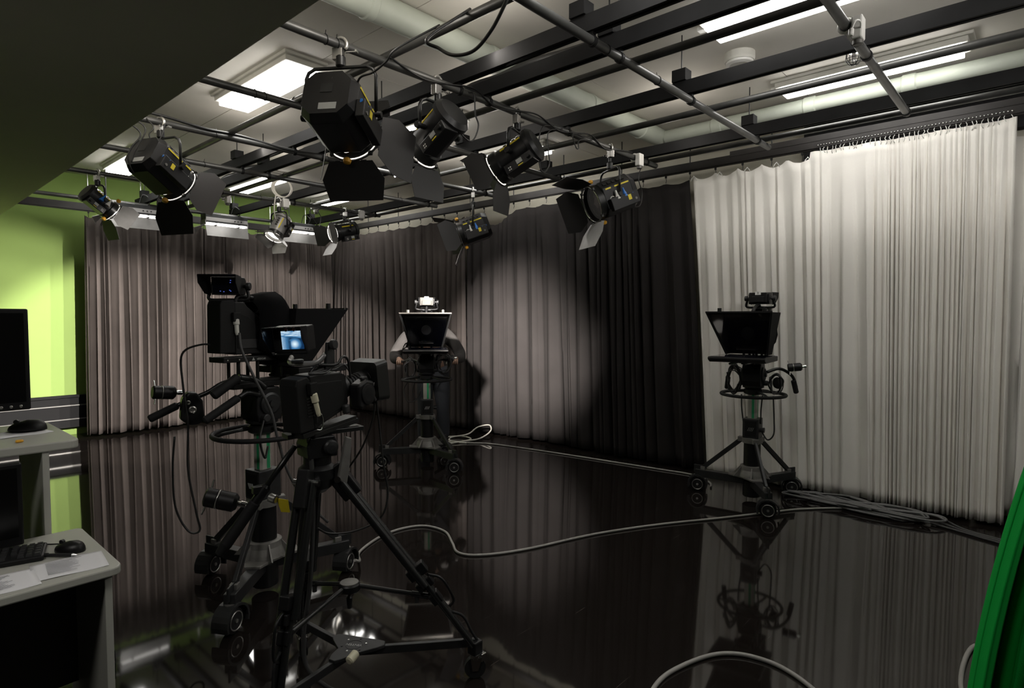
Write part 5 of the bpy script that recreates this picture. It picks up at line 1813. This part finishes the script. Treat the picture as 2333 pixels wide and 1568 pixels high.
t = socket_box('small white tag box near the end of the lamp pipe', (4.82, 2.85, ZP))

# leads slung along and below the pipes
def lead(label, pts, r=.0055, group='leads slung from the rig'):
    return cable('power_lead', label, pts, r, 'bcable', 'cable', group, n=8)


def on(px, py, y=2.80, z=None):
    return at_y(px, py, y)


lead('thick black lead swagging below the grid at the top of the picture', [at_d(1165, -25, 2.5), at_d(1150, 10, 2.5), at_d(1120, 68, 2.55), at_d(1080, 115, 2.6), at_d(1035, 126, 2.65), at_d(1000, 110, 2.7), at_d(975, 86, 2.72), V((2.13, 2.20, 3.09))], .008)
lead('black lead drooping from the long pipe to the biggest lamp', [V((2.12, 2.42, 3.08)), at_d(905, 110, 3.0), at_d(880, 140, 3.0), at_d(850, 165, 3.02), at_d(818, 180, 3.05), V((1.86, 2.80, 2.72))], .0055)
lead('black lead hanging beside the first round lamp', [V((2.72, 2.83, 3.0)), on(1080, 215), on(1083, 260), on(1090, 285), on(1083, 312), on(1070, 322), on(1050, 305), on(1040, 290)], .005)
lead('long looped lead between the second round lamp and its pipe', [V((3.72, 2.83, 3.0)), on(1250, 300), on(1249, 340), on(1252, 375), on(1240, 392), on(1230, 380), on(1227, 330), on(1236, 290), V((3.62, 2.83, 3.0))], .0045)
lead('short lead loop further along the lamp pipe', [V((4.02, 2.83, 3.0)), on(1305, 305), on(1312, 335), on(1318, 338), on(1320, 320), V((4.12, 2.83, 3.0))], .0045)
lead('lead hanging behind the lamp left of the white curtain', [V((4.95, 2.83, 3.0)), on(1455, 405), on(1463, 440), on(1458, 468), on(1440, 470), on(1425, 455), V((4.66, 2.82, 2.52))], .0045)
lead('lead tied along the pipe of the round lamps', [V((2.1, 2.83, 3.03))] + [V((2.1 + .22 * k, 2.825 - .012 * (k % 2), 3.0 - .03 * (k % 3 == 1) + .028 * (k % 3 == 0))) for k in range(1, 13)], .0055)
lead('bundle of leads along the pipe of the big left lamp', [V((1.22, 4.97, 3.06)), V((1.6, 4.95, 3.05)), V((1.9, 4.93, 3.02)), V((2.2, 4.95, 3.03)), V((2.6, 4.94, 3.0)), V((2.95, 4.96, 3.03))], .011)
P5 = lambda px, py: at_y(px, py, 4.9)
lead('black leads falling behind the big left lamp from the soffit', [V((1.24, 4.92, 3.0)), P5(318, 300), P5(300, 335), P5(292, 355), P5(297, 380), P5(306, 396)], .006)
lead('second black lead falling beside the big left lamp', [V((1.33, 4.92, 3.0)), P5(330, 290), P5(315, 330), P5(305, 350), P5(300, 370)], .005)
lead('looped lead over the yoke of the big left lamp', [V((1.5, 4.93, 3.0)), P5(350, 290), P5(340, 305), P5(345, 318), P5(360, 322), P5(372, 300), V((1.62, 4.93, 3.0))], .0045)
lead('looped leads by the softlight in the corner', [V((4.25, 7.10, 3.0)), at_y(706, 480, 7.12), at_y(718, 505, 7.12), at_y(727, 515, 7.12), at_y(731, 495, 7.12), at_y(725, 478, 7.12), V((4.32, 7.1, 3.0))], .005)
